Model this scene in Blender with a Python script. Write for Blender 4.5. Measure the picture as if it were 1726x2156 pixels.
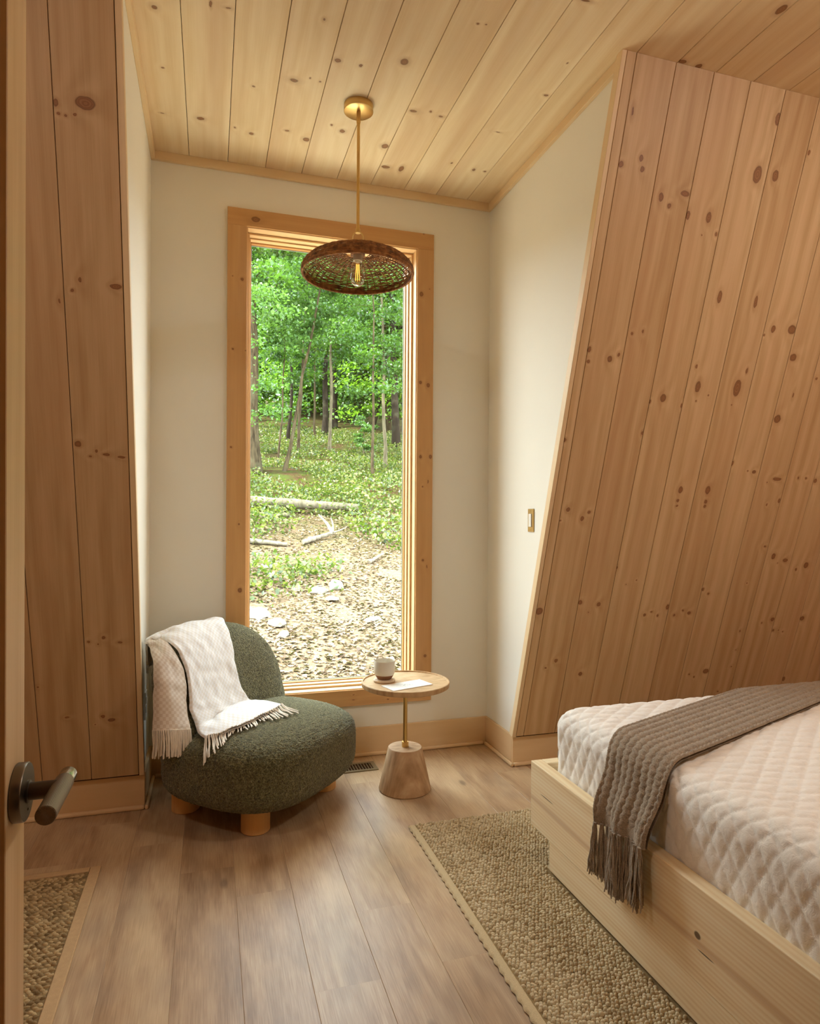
import bpy, bmesh, math, random
import numpy as np
from mathutils import Matrix, Vector

for _o in list(bpy.data.objects):
    bpy.data.objects.remove(_o, do_unlink=True)
SC = bpy.context.scene
COL = SC.collection
PI = math.pi
H_CAM = 1.22

# ------------------------------------------------------------------ camera
F_PX, CX, CY, YAW, ROLL, PITCH = 1352.63, 846.17, 1097.91, 0.290246, 0.00625, -0.00596
cam = bpy.data.cameras.new('camera')
cam.sensor_fit = 'HORIZONTAL'
cam.sensor_width = 36.0
cam.lens = F_PX * 36.0 / 1726.0
cam.shift_x = (863.0 - CX) / 1726.0
cam.shift_y = (CY - 1078.0) / 1726.0
cam.clip_start = 0.02
cam.clip_end = 400
cam_o = bpy.data.objects.new('camera', cam)
COL.objects.link(cam_o)
_fw = Vector((math.sin(YAW), math.cos(YAW), 0)); _rt = Vector((math.cos(YAW), -math.sin(YAW), 0)); _up = Vector((0, 0, 1))
_f2 = _fw * math.cos(PITCH) + _up * math.sin(PITCH)
_u2 = _up * math.cos(PITCH) - _fw * math.sin(PITCH)
_r3 = _rt * math.cos(ROLL) + _u2 * math.sin(ROLL)
_u3 = _u2 * math.cos(ROLL) - _rt * math.sin(ROLL)
cam_o.matrix_world = Matrix(((_r3.x, _u3.x, -_f2.x, 0), (_r3.y, _u3.y, -_f2.y, 0), (_r3.z, _u3.z, -_f2.z, H_CAM), (0, 0, 0, 1)))
SC.camera = cam_o

# ------------------------------------------------------------------ light
SKY_STRENGTH = 10.0
SUN_STRENGTH = 14.0
FILL_STRENGTH = 45.0
FILL_COLOR = (1.0, 0.985, 0.95, 1)
world = bpy.data.worlds.new('sky')
SC.world = world
world.use_nodes = True
world.node_tree.nodes['Background'].inputs['Color'].default_value = (0.90, 1.0, 1.08, 1)
world.node_tree.nodes['Background'].inputs['Strength'].default_value = SKY_STRENGTH
sun = bpy.data.lights.new('sun', 'SUN')
sun.energy = SUN_STRENGTH
sun.angle = math.radians(4)
sun.color = (1.0, 0.96, 0.90)
sun_o = bpy.data.objects.new('sun', sun)
COL.objects.link(sun_o)
sun_o.rotation_euler = Vector((0.62, 0.04, -0.78)).to_track_quat('-Z', 'Y').to_euler()
sun_o.location = (-6, 6, 12)

SC.view_settings.view_transform = 'Standard'
SC.view_settings.look = 'None'
SC.view_settings.gamma = 1.0
SC.view_settings.use_curve_mapping = False
SC.view_settings.exposure = 0.24
SC.cycles.use_light_tree = False
SC.cycles.caustics_reflective = False
SC.cycles.glossy_bounces = 3
SC.cycles.max_bounces = 8
SC.cycles.diffuse_bounces = 6
SC.cycles.transparent_max_bounces = 12
SC.cycles.sample_clamp_indirect = 8.0


def portal(name, loc, sx, sy, direction):
    l = bpy.data.lights.new(name, 'AREA')
    l.shape = 'RECTANGLE'; l.size = sx; l.size_y = sy
    l.cycles.is_portal = True
    o = bpy.data.objects.new(name, l)
    COL.objects.link(o)
    o.location = loc
    o.rotation_euler = Vector(direction).to_track_quat('-Z', 'Y').to_euler()
    return o


# ------------------------------------------------------------------ layout numbers (metres)
YW, H = 3.211, 2.9165            # window wall, ceiling
XL, XR = -0.27, 1.447            # dormer cheeks
YS0, SL = 2.8914, -0.3038        # sloped walls: y = YS0 + SL*z
NV = math.hypot(1, SL)
WW, WO = 0.172, 1.4793           # sloped wall board pitch / first seam
CW, CO = 0.1758, -0.1019         # ceiling boards
FW, FO = 0.1768, -0.2685         # floor boards
X_LEFT, X_RIGHT, Y_FRONT = -2.25, 3.42, -0.06

# ------------------------------------------------------------------ helpers
def lin(c):
    if isinstance(c, str):
        c = c.lstrip('#'); c = tuple(int(c[i:i + 2], 16) / 255 for i in (0, 2, 4))
    return tuple((x / 12.92 if x <= 0.04045 else ((x + 0.055) / 1.055) ** 2.4) for x in c) + (1.0,)


class NT:
    def __init__(self, name):
        self.m = bpy.data.materials.new(name); self.m.use_nodes = True
        self.t = self.m.node_tree; self.t.nodes.clear()
        self.out = self.t.nodes.new('ShaderNodeOutputMaterial')

    def n(self, typ, props=None, **inp):
        nd = self.t.nodes.new('ShaderNode' + typ)
        for k, v in (props or {}).items():
            setattr(nd, k, v)
        for k, v in inp.items():
            key = int(k[1:]) if k[0] == 'i' and k[1:].isdigit() else k.replace('_', ' ')
            s = nd.inputs[key]
            if isinstance(v, bpy.types.NodeSocket):
                self.t.links.new(v, s)
            else:
                s.default_value = v
        return nd

    def math(self, op, a, b=0.0, clamp=False):
        return self.n('Math', {'operation': op, 'use_clamp': clamp}, i0=a, i1=b).outputs[0]

    def vmath(self, op, a, b=(0, 0, 0), c=(0, 0, 0)):
        nd = self.n('VectorMath', {'operation': op}, i0=a, i1=b)
        if op == 'MULTIPLY_ADD':
            nd.inputs[2].default_value = c
        return nd.outputs['Value'] if op in ('LENGTH', 'DOT_PRODUCT', 'DISTANCE') else nd.outputs[0]

    def noise(self, vec, scale=5.0, detail=2.0, rough=0.5, dist=0.0):
        return self.n('TexNoise', None, Vector=vec, Scale=scale, Detail=detail, Roughness=rough, Distortion=dist).outputs[0]

    def ramp(self, fac, stops, interp='LINEAR'):
        nd = self.n('ValToRGB', None, Fac=fac)
        cr = nd.color_ramp; cr.interpolation = interp
        while len(cr.elements) < len(stops):
            cr.elements.new(0.5)
        for e, (p, c) in zip(cr.elements, stops):
            e.position = p
            e.color = c if len(c) == 4 else tuple(c) + (1,)
        return nd.outputs[0]

    def mix(self, fac, a, b, blend='MIX'):
        nd = self.n('Mix', {'data_type': 'RGBA', 'blend_type': blend})
        for s, v in ((nd.inputs[0], fac), (nd.inputs[6], a), (nd.inputs[7], b)):
            if isinstance(v, bpy.types.NodeSocket):
                self.t.links.new(v, s)
            else:
                s.default_value = v
        return nd.outputs[2]

    def coord(self, which='Object'):
        return self.n('TexCoord').outputs[which]

    def bump(self, h, strength=0.3, dist=0.002):
        return self.n('Bump', None, Height=h, Strength=strength, Distance=dist).outputs[0]

    def finish(self, color, rough=0.5, normal=None, spec=0.4, metal=0.0, **kw):
        nd = self.n('BsdfPrincipled', None, Base_Color=color, Roughness=rough, Metallic=metal)
        nd.inputs['Specular IOR Level'].default_value = spec
        for k, v in kw.items():
            s = nd.inputs[k.replace('_', ' ')]
            if isinstance(v, bpy.types.NodeSocket):
                self.t.links.new(v, s)
            else:
                s.default_value = v
        if normal is not None:
            self.t.links.new(normal, nd.inputs['Normal'])
        self.t.links.new(nd.outputs[0], self.out.inputs[0])
        return self.m


def mesh(name, V, F, smooth=False):
    me = bpy.data.meshes.new(name)
    V = np.asarray(V, dtype=np.float64)
    if isinstance(F, np.ndarray):
        n = F.shape[1]
        me.vertices.add(len(V)); me.vertices.foreach_set('co', V.ravel())
        me.loops.add(F.size); me.loops.foreach_set('vertex_index', F.ravel().astype(np.int32))
        me.polygons.add(len(F))
        me.polygons.foreach_set('loop_start', np.arange(0, F.size, n, dtype=np.int32))
        me.polygons.foreach_set('loop_total', np.full(len(F), n, dtype=np.int32))
        me.update(calc_edges=True); me.validate()
    else:
        me.from_pydata([tuple(v) for v in V], [], [tuple(f) for f in F]); me.update()
    if smooth:
        me.polygons.foreach_set('use_smooth', np.ones(len(me.polygons), dtype=bool))
    return me


def obj(name, me, mat=None, parent=None, loc=None, mw=None):
    o = bpy.data.objects.new(name, me)
    COL.objects.link(o)
    if mat is not None:
        if not me.materials:
            me.materials.append(None)
        o.material_slots[0].link = 'OBJECT'
        o.material_slots[0].material = mat
    if parent is not None:
        o.parent = parent
    if mw is not None:
        o.matrix_local = mw
    if loc is not None:
        o.location = loc
    return o


def empty(name, loc=(0, 0, 0), rz=0.0):
    o = bpy.data.objects.new(name, None)
    COL.objects.link(o)
    o.empty_display_size = 0.1
    o.location = loc; o.rotation_euler = (0, 0, rz)
    return o


def tag(o, label, cat, group=None, kind=None):
    o['label'] = label; o['category'] = cat
    if group: o['group'] = group
    if kind: o['kind'] = kind
    return o


def struct(o, label=None):
    o['kind'] = 'structure'
    if label: o['label'] = label
    return o


class Acc:
    """collects shapes for ONE mesh"""
    def __init__(self):
        self.V = []; self.F = []; self.n = 0

    def add(self, V, F):
        V = [tuple(v) for v in V]
        self.V += V
        self.F += [tuple(int(i) + self.n for i in f) for f in F]
        self.n += len(V)
        return self

    def box(self, x0, x1, y0, y1, z0, z1):
        V = [(x, y, z) for z in (z0, z1) for y in (y0, y1) for x in (x0, x1)]
        F = [(0, 2, 3, 1), (4, 5, 7, 6), (0, 1, 5, 4), (2, 6, 7, 3), (0, 4, 6, 2), (1, 3, 7, 5)]
        return self.add(V, F)

    def lathe(self, prof, n=32, c=(0, 0, 0)):
        V = []; F = []
        for r, z in prof:
            for k in range(n):
                a = 2 * PI * k / n
                V.append((c[0] + r * math.cos(a), c[1] + r * math.sin(a), c[2] + z))
        for i in range(len(prof) - 1):
            for k in range(n):
                k2 = (k + 1) % n
                F.append((i * n + k, i * n + k2, (i + 1) * n + k2, (i + 1) * n + k))
        if prof[0][0] > 1e-6: F.append(tuple(range(n - 1, -1, -1)))
        if prof[-1][0] > 1e-6: F.append(tuple((len(prof) - 1) * n + k for k in range(n)))
        return self.add(V, F)

    def tube(self, pts, r, n=6, closed=False):
        P = np.asarray(pts, float); m = len(P)
        R = np.full(m, r, float) if np.isscalar(r) else np.asarray(r, float)
        if closed:
            T = np.roll(P, -1, 0) - np.roll(P, 1, 0)
        else:
            T = np.gradient(P, axis=0)
        T /= np.linalg.norm(T, axis=1)[:, None] + 1e-12
        up = np.array([0, 0, 1.0]) if abs(T[0][2]) < 0.9 else np.array([1.0, 0, 0])
        A = np.cross(T, up); A /= np.linalg.norm(A, axis=1)[:, None] + 1e-12
        B = np.cross(T, A)
        V = []
        for i in range(m):
            for k in range(n):
                a = 2 * PI * k / n
                V.append(P[i] + R[i] * (math.cos(a) * A[i] + math.sin(a) * B[i]))
        F = []
        for i in range(m if closed else m - 1):
            i2 = (i + 1) % m
            for k in range(n):
                k2 = (k + 1) % n
                F.append((i * n + k, i2 * n + k, i2 * n + k2, i * n + k2))
        if not closed:
            F.append(tuple(range(n))); F.append(tuple((m - 1) * n + k for k in range(n - 1, -1, -1)))
        return self.add(V, F)

    def obj(self, name, mat, parent=None, smooth=False, bevel=0.0, seg=2, mw=None, loc=None):
        me = mesh(name, self.V, self.F, False)
        bm = bmesh.new(); bm.from_mesh(me)
        if bevel:
            es = [e for e in bm.edges if len(e.link_faces) == 2 and e.calc_face_angle() > 0.5]
            bmesh.ops.bevel(bm, geom=es, offset=bevel, segments=seg, affect='EDGES', profile=0.5, clamp_overlap=True)
        bmesh.ops.recalc_face_normals(bm, faces=bm.faces)
        bm.to_mesh(me); bm.free()
        if smooth:
            me.polygons.foreach_set('use_smooth', np.ones(len(me.polygons), dtype=bool))
            try:
                me.set_sharp_from_angle(angle=0.7)
            except Exception:
                pass
        return obj(name, me, mat, parent, loc, mw)


def grid_faces(nu, nv, close_u=False):
    i, j = np.meshgrid(np.arange(nu if close_u else nu - 1), np.arange(nv - 1), indexing='ij')
    i2 = (i + 1) % nu
    return np.stack([i * nv + j, i2 * nv + j, i2 * nv + j + 1, i * nv + j + 1], -1).reshape(-1, 4)


# knots seen on the boards: (across, along, radius across, radius along, tone)
KN = {
    'C0': [(0.005,0.91,0.0222,0.0204,-1), (0.011,0.61,0.0069,0.0063,0), (-0.01,0.318,0.017,0.0061,-1)],
    'C1': [(0.009,0.979,0.0053,0.0199,0), (0.066,0.979,0.0222,0.009,-1), (-0.032,0.327,0.0189,0.0137,0)],
    'C11': [(-0.074,1.215,0.0174,0.0093,1), (0.001,1.212,0.0123,0.0125,1), (0.067,1.513,0.0141,0.0225,1)],
    'C2': [(-0.004,0.604,0.0072,0.0066,0), (0.006,0.281,0.0125,0.0112,0), (-0.066,0.305,0.0088,0.0126,-1)],
    'C3': [(-0.032,0.686,0.0376,0.0229,-1), (-0.021,0.35,0.0133,0.0078,0), (0.069,0.308,0.0181,0.0195,0), (0.028,1.024,0.0103,0.0132,-1), (0.066,0.708,0.0055,0.0064,0), (0.025,0.718,0.0039,0.0063,0)],
    'C4': [(-0.067,0.844,0.015,0.0129,0), (0.021,0.842,0.0083,0.0095,0), (-0.017,0.448,0.007,0.0091,0), (0.036,0.418,0.0151,0.0156,0)],
    'C5': [(-0.004,0.909,0.0195,0.0211,0), (0.069,0.363,0.0203,0.0233,0)],
    'C6': [(-0.059,0.643,0.0387,0.0199,-1), (0.01,0.662,0.0067,0.0085,0), (0.062,0.643,0.0213,0.0145,-1), (-0.059,0.196,0.0273,0.0165,0), (0.018,0.203,0.0147,0.0315,0), (0.008,1.16,0.0066,0.0049,0), (0.037,1.166,0.0043,0.0042,0)],
    'C7': [(0.059,0.323,0.0067,0.009,0)],
    'C8': [(0.007,0.3,0.0098,0.0149,0), (0.051,1.082,0.0041,0.0049,0), (0.066,0.896,0.0122,0.0074,0), (-0.012,0.614,0.0243,0.0064,-1), (0.005,0.3,0.0087,0.0102,0), (0.064,0.302,0.0088,0.0077,0), (-0.047,1.355,0.0385,0.01,-1)],
    'L0': [(-0,2.577,0.0298,0.0188,1), (-0.081,2.565,0.0091,0.0132,0), (-0.076,2.537,0.0059,0.0054,0), (-0.056,2.535,0.005,0.0046,0), (-0.031,2.542,0.0073,0.0054,0), (-0.039,2.071,0.0122,0.0192,-1), (-0.064,2.036,0.0066,0.006,0), (0.067,2.061,0.0182,0.0087,1), (-0.072,1.534,0.0131,0.0137,0), (-0.035,1.491,0.0071,0.0046,0), (-0.015,1.511,0.0051,0.0065,0), (0.017,1.5,0.0153,0.007,0), (0.066,1.491,0.0128,0.0042,1), (-0.072,0.776,0.0071,0.0065,0), (-0.04,0.764,0.0042,0.0038,0), (-0.02,0.791,0.0084,0.0082,0), (0.038,0.768,0.0109,0.0055,0), (-0.036,0.448,0.0105,0.009,0), (-0.005,0.428,0.0175,0.0096,0), (-0.064,0.414,0.0031,0.003,0)],
    'L1': [(0.075,1.999,0.0085,0.0163,-1), (-0.077,0.596,0.0048,0.0043,0), (0.014,0.455,0.0079,0.0044,1)],
    'S0': [(0.047,1.625,0.0076,0.0088,1), (0.061,0.829,0.0233,0.0236,0)],
    'S1': [(-0.075,2.684,0.0103,0.0112,1), (0.008,2.717,0.0114,0.0157,0), (0.02,2.681,0.0114,0.0136,0), (-0.063,2.863,0.0101,0.0351,-1), (-0.078,2.001,0.0081,0.012,1), (-0.075,1.953,0.0082,0.0071,1), (0.024,1.97,0.0149,0.0172,0), (0.063,1.991,0.0083,0.0101,0), (-0.051,1.317,0.013,0.0129,0), (0.027,1.276,0.0113,0.0139,0), (0.057,1.306,0.0104,0.0098,0), (-0.08,1.266,0.0047,0.0041,0), (0.021,0.565,0.0121,0.0122,0), (-0.028,0.53,0.007,0.0061,0)],
    'S10': [(-0.073,0.725,0.0181,0.0167,0), (-0.079,0.359,0.0104,0.0141,1)],
    'S2': [(-0.046,2.597,0.0133,0.0208,0), (-0.001,2.572,0.0118,0.0126,0), (0.061,2.624,0.0268,0.013,0), (-0.064,2.08,0.0074,0.0079,0), (-0.013,2.092,0.0099,0.0158,-1), (0.08,1.67,0.0078,0.0106,0), (-0.075,0.866,0.0128,0.0146,0), (0.026,0.852,0.013,0.013,0), (-0.022,0.812,0.004,0.0035,0), (-0.002,0.483,0.0134,0.0134,0)],
    'S3': [(-0.078,2.549,0.0119,0.0212,0), (0.022,2.555,0.0153,0.0262,0), (0.074,2.498,0.0078,0.0096,0), (0.006,2.486,0.0044,0.0048,0), (-0.021,1.827,0.019,0.0225,0), (-0.083,1.808,0.006,0.0112,0), (0.082,1.8,0.0053,0.0114,0), (-0.084,1.037,0.0039,0.0086,0), (-0.016,0.95,0.004,0.0035,0), (0.036,0.971,0.004,0.0035,0)],
    'S4': [(0.079,2.944,0.0135,0.0234,1), (0.04,2.739,0.0208,0.0334,1), (-0.013,2.263,0.011,0.0264,1), (-0.055,1.971,0.006,0.009,1), (-0.025,1.886,0.0175,0.0319,0), (-0.018,1.824,0.0044,0.0054,0), (0.039,1.853,0.0053,0.0054,0), (0.002,1.417,0.0156,0.022,0), (-0,1.366,0.0098,0.0102,0), (0.002,1.341,0.0079,0.0077,0), (-0.048,0.786,0.0103,0.0107,0), (-0.012,0.801,0.0082,0.0054,0), (0.028,0.78,0.0073,0.009,0), (0.077,0.824,0.0124,0.018,0)],
    'S5': [(-0.043,2.747,0.0155,0.0217,1), (0.006,2.261,0.0095,0.0269,1), (0.045,1.972,0.0062,0.0124,1), (0.014,1.894,0.0196,0.0388,1), (0.005,1.818,0.0045,0.0047,0), (-0.016,1.419,0.0178,0.0258,0), (-0.013,1.363,0.0119,0.0121,0), (-0.013,1.341,0.009,0.0095,0), (-0.045,0.778,0.0084,0.0082,0), (0.001,0.802,0.0073,0.0073,0), (0.042,0.787,0.0126,0.0101,0)],
    'S6': [(-0.075,2.853,0.0067,0.0106,1), (-0.038,2.159,0.015,0.0207,0), (0.065,2.165,0.0222,0.0201,1), (-0.079,2.13,0.0053,0.0061,0), (-0.084,1.551,0.0074,0.0161,0), (0.053,1.513,0.0151,0.0107,0), (0.014,1.517,0.0047,0.0041,0), (-0.079,0.913,0.0084,0.0109,0), (-0.04,0.888,0.0084,0.0073,0), (0.064,0.445,0.0176,0.0134,1), (-0.037,0.434,0.0066,0.0057,0), (-0.004,0.416,0.0066,0.0076,0)],
    'S7': [(-0.061,2.048,0.0235,0.0204,0), (-0.061,1.768,0.0241,0.0242,0), (-0.005,1.882,0.0055,0.0144,0), (0.03,1.482,0.0265,0.0089,1), (-0.025,1.464,0.0051,0.0044,0), (0.077,1.374,0.0093,0.0144,0), (0.007,1.353,0.0051,0.0072,0), (0.064,1.136,0.019,0.011,-1), (0.047,0.669,0.0055,0.0067,0), (0.054,0.56,0.0044,0.0038,0), (0.011,0.939,0.0043,0.0037,0), (0.005,0.316,0.0067,0.0059,0), (0.052,0.462,0.0056,0.0049,0)],
    'S8': [(-0.066,1.964,0.0083,0.008,0), (-0.014,1.491,0.0072,0.009,0), (0.035,1.49,0.0083,0.0072,0), (-0.037,1.083,0.016,0.0195,0), (0.047,1.06,0.0194,0.0122,0), (0.002,1.046,0.0043,0.0037,0), (0.07,0.728,0.0155,0.0145,0), (0.005,0.71,0.0066,0.0058,0)],
    'S9': [(-0.074,1.478,0.0125,0.0145,0), (-0.039,1.008,0.0087,0.0104,0), (0.021,1.031,0.0197,0.0209,0), (-0.077,0.663,0.0101,0.0087,0), (-0.04,0.662,0.0056,0.0049,0), (-0.009,0.652,0.0056,0.0049,0)],
    'Whead': [(-0.004,0.206,0.0167,0.0267,0), (0.039,1.062,0.0043,0.0043,0)],
    'Wl': [(0.023,2.363,0.0093,0.0093,0), (-0.021,2.374,0.003,0.003,0), (-0.019,2.025,0.006,0.006,0), (0.04,2.021,0.0033,0.0033,0), (-0.025,1.553,0.0059,0.0059,0), (0.013,1.183,0.0057,0.0057,0), (0.019,0.864,0.0115,0.014,0)],
    'Wr': [(-0.023,2.387,0.013,0.0158,0), (0.023,2.419,0.0036,0.0036,0), (-0.026,1.926,0.0108,0.0108,0), (0.017,1.915,0.013,0.0144,0), (-0.023,1.539,0.0097,0.0124,0), (0.032,1.54,0.0097,0.0139,0), (0.019,1.41,0.0042,0.0125,0), (-0.01,1.383,0.0042,0.0042,0), (-0.006,0.998,0.0083,0.0083,0), (0.016,0.964,0.0035,0.0097,0), (0.009,0.495,0.0104,0.0111,0)],
    'Wsill': [(-0.019,0.884,0.0037,0.0062,0), (-0.009,0.702,0.003,0.0092,0), (0.017,0.702,0.003,0.0061,0)],
}

# ------------------------------------------------------------------ materials
_pine_cache = {}
def pine(name, seed=0.0, knots=(), light='#e2c8a4', dark='#c8a578', freq=1.0, axis='Y', rough=0.48, contrast=1.0, rand_knots=0.0):
    """pine board: grain runs along the local axis; knots at given places of the board"""
    t = NT(name)
    co = t.coord('Object')
    if axis == 'X':
        s = t.n('SeparateXYZ', None, Vector=co); co = t.n('CombineXYZ', None, X=s.outputs[1], Y=s.outputs[0], Z=s.outputs[2]).outputs[0]
    elif axis == 'Z':
        s = t.n('SeparateXYZ', None, Vector=co)
        co = t.n('CombineXYZ', None, X=t.math('ADD', s.outputs[0], s.outputs[1]), Y=s.outputs[2], Z=0.0).outputs[0]
    off = t.vmath('ADD', co, (seed * 3.71, seed * 7.13, seed * 1.7))
    wob = t.vmath('MULTIPLY', off, (1.0, 0.35, 1.0))
    nlow = t.noise(wob, 7.0, 2.0, 0.5)
    # knots
    d = None
    if knots:
        jit = t.n('TexNoise', None, Vector=off, Scale=55.0, Detail=1.0)
        jv = t.vmath('MULTIPLY_ADD', jit.outputs[1], (0.006, 0.006, 0.0), (-0.003, -0.003, 0.0))
        flat = t.vmath('MULTIPLY', co, (1, 1, 0))
        pj = t.vmath('ADD', flat, jv)
        for (u, v, ru, rv, tone) in knots:
            su, sv = 1 / (0.86 * ru), 1 / (0.86 * rv)
            q = t.n('VectorMath', {'operation': 'MULTIPLY_ADD'}, i0=pj, i1=(su, sv, 0), i2=(-u * su, -v * sv, 0)).outputs[0]
            dd = t.vmath('LENGTH', q)
            if tone != 0:
                dd = t.math('ADD', dd, -0.22 if tone > 0 else 0.42)
            d = dd if d is None else t.math('MINIMUM', d, dd)
    # growth rings bend around the knots
    sx = t.n('SeparateXYZ', None, Vector=off)
    ring = t.math('MULTIPLY', sx.outputs[0], 95.0 * freq)
    ring = t.math('ADD', ring, t.math('MULTIPLY', nlow, 9.0))
    if d is not None:
        ex = t.math('POWER', 2.718, t.math('MULTIPLY', d, -0.55))
        ring = t.math('ADD', ring, t.math('MULTIPLY', ex, 12.0))
    rs = t.math('SINE', ring)
    fine = t.noise(t.vmath('MULTIPLY', off, (260.0, 5.0, 30.0)), 1.0, 3.0, 0.6)
    streak = t.noise(t.vmath('MULTIPLY', off, (34.0, 0.9, 6.0)), 1.0, 2.0, 0.5)
    g = t.math('MULTIPLY', rs, 0.10 * contrast)
    g = t.math('ADD', g, t.math('MULTIPLY', t.math('SUBTRACT', fine, 0.5), 0.45 * contrast))
    g = t.math('ADD', g, t.math('MULTIPLY', t.math('SUBTRACT', streak, 0.5), 0.9 * contrast))
    rnd = random.Random(seed * 13.7 + 3)
    g = t.math('ADD', g, 0.42 + rnd.uniform(-0.2, 0.2), clamp=True)
    col = t.mix(g, lin(light), lin(dark))
    pink = t.noise(t.vmath('MULTIPLY', off, (9.0, 0.5, 1.0)), 1.0, 1.0, 0.5)
    col = t.mix(t.math('MULTIPLY', t.math('SUBTRACT', pink, 0.45, clamp=True), 1.4, clamp=True), col, lin('#c9a27a'))
    if d is not None:
        halo = t.math('MULTIPLY', t.math('SUBTRACT', 2.0, d, clamp=True), 0.30)
        col = t.mix(halo, col, lin('#a97c50'))
        rings2 = t.math('SINE', t.math('MULTIPLY', d, 16.0))
        inner = t.mix(t.math('ADD', t.math('MULTIPLY', rings2, 0.3), 0.4), lin('#9c6c46'), lin('#744628'))
        edge = t.ramp(d, [(0.0, (0, 0, 0)), (0.55, (0, 0, 0)), (0.82, (1, 1, 1)), (1.0, (0, 0, 0))])
        inner = t.mix(t.math('MULTIPLY', edge, 0.6), inner, lin('#4a2812'))
        mask = t.ramp(d, [(0.0, (1, 1, 1)), (0.78, (1, 1, 1)), (1.0, (0, 0, 0))])
        col = t.mix(t.math('MULTIPLY', mask, 0.88), col, inner)
    elif rand_knots > 0:
        vo = t.n('TexVoronoi', {'feature': 'F1'}, Vector=t.vmath('MULTIPLY', off, (3.0, 1.7, 1.0)), Scale=1.0, Randomness=1.0).outputs['Distance']
        m2 = t.ramp(vo, [(0.0, (1, 1, 1)), (rand_knots * 0.8, (1, 1, 1)), (rand_knots, (0, 0, 0))])
        col = t.mix(t.math('MULTIPLY', m2, 0.8), col, lin('#5c3218'))
    nrm = t.bump(fine, 0.12, 0.0008)
    return t.finish(col, rough, nrm, 0.35)


def oak_floor(name, seed):
    t = NT(name)
    co = t.coord('Object')
    off = t.vmath('ADD', co, (seed * 2.31, seed * 5.3, 0))
    sx = t.n('SeparateXYZ', None, Vector=off)
    n1 = t.noise(t.vmath('MULTIPLY', off, (9.0, 1.6, 1.0)), 1.0, 2.0, 0.5)
    # cathedral figure: distorted rings
    ring = t.math('ADD', t.math('MULTIPLY', sx.outputs[0], 60.0), t.math('MULTIPLY', n1, 30.0))
    rs = t.math('SINE', ring)
    fine = t.noise(t.vmath('MULTIPLY', off, (300.0, 9.0, 1.0)), 1.0, 3.0, 0.65)
    blot = t.noise(t.vmath('MULTIPLY', off, (9.0, 2.6, 1.0)), 1.0, 3.0, 0.55)
    figmask = t.math('MULTIPLY', t.math('SUBTRACT', t.noise(t.vmath('MULTIPLY', off, (5.0, 1.3, 1.0)), 1.0, 1.0), 0.42, clamp=True), 2.4, clamp=True)
    rnd = random.Random(seed * 7.9 + 1)
    g = t.math('MULTIPLY', t.math('SUBTRACT', blot, 0.5), 1.5)
    g = t.math('ADD', g, t.math('MULTIPLY', t.math('SUBTRACT', fine, 0.5), 1.0))
    g = t.math('ADD', g, t.math('MULTIPLY', t.math('MULTIPLY', rs, figmask), 0.30))
    g = t.math('ADD', g, 0.46 + rnd.uniform(-0.14, 0.14), clamp=True)
    col = t.ramp(g, [(0.0, lin('#cbb08a')), (0.5, lin('#b29472')), (1.0, lin('#8d6e50'))])
    grey = t.noise(t.vmath('MULTIPLY', off, (6.0, 3.0, 1.0)), 1.0, 2.0)
    col = t.mix(t.math('MULTIPLY', t.math('SUBTRACT', grey, 0.5, clamp=True), 2.0, clamp=True), col, lin('#94806c'))
    vo = t.n('TexVoronoi', {'feature': 'F1'}, Vector=t.vmath('MULTIPLY', off, (4.2, 1.9, 1.0)), Scale=1.0).outputs['Distance']
    kn = t.ramp(vo, [(0.0, (1, 1, 1)), (0.03, (1, 1, 1)), (0.075, (0, 0, 0))])
    col = t.mix(t.math('MULTIPLY', kn, 0.55), col, lin('#5f4d3e'))
    rough = t.math('ADD', t.math('MULTIPLY', fine, 0.15), 0.30)
    return t.finish(col, rough, t.bump(fine, 0.15, 0.0006), 0.4)


def plain(name, c, rough=0.5, spec=0.4, metal=0.0, var=0.06, vscale=30.0, bump=0.0, bscale=200.0, **kw):
    t = NT(name)
    co = t.coord('Object')
    nz = t.noise(co, vscale, 3.0)
    c = lin(c)
    c2 = tuple(x * (1 - var) for x in c[:3]) + (1,)
    c1 = tuple(min(1, x * (1 + var)) for x in c[:3]) + (1,)
    col = t.mix(nz, c2, c1)
    nrm = t.bump(t.noise(co, bscale, 2.0), bump, 0.002) if bump else None
    return t.finish(col, rough, nrm, spec, metal, **kw)


M = {}
M['plaster'] = plain('painted_plaster', '#ebe8dd', 0.75, 0.2, var=0.015, vscale=4.0, bump=0.05, bscale=350.0)
M['backing'] = plain('board_backing', '#3a2412', 0.9, 0.05)
M['brass'] = plain('brushed_brass', '#d9b878', 0.32, 0.5, 1.0, var=0.05)
M['steel'] = plain('brushed_steel', '#7d7468', 0.34, 0.5, 1.0, var=0.06, vscale=80.0)
M['steel_dark'] = plain('dark_steel', '#5d554c', 0.42, 0.5, 1.0, var=0.06, vscale=80.0)
M['white_plastic'] = plain('white_plastic', '#e9e6dc', 0.35, 0.5, var=0.01)
M['pine_trim'] = pine('pine_trim', 2.3, light='#ead2aa', dark='#d6b684', axis='Y')
M['pine_trimx'] = pine('pine_trim_across', 4.1, light='#ead2aa', dark='#d6b684', axis='X')
M['pine_trimz'] = pine('pine_trim_upright', 6.4, light='#ead2aa', dark='#d6b684', axis='Z')


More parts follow.
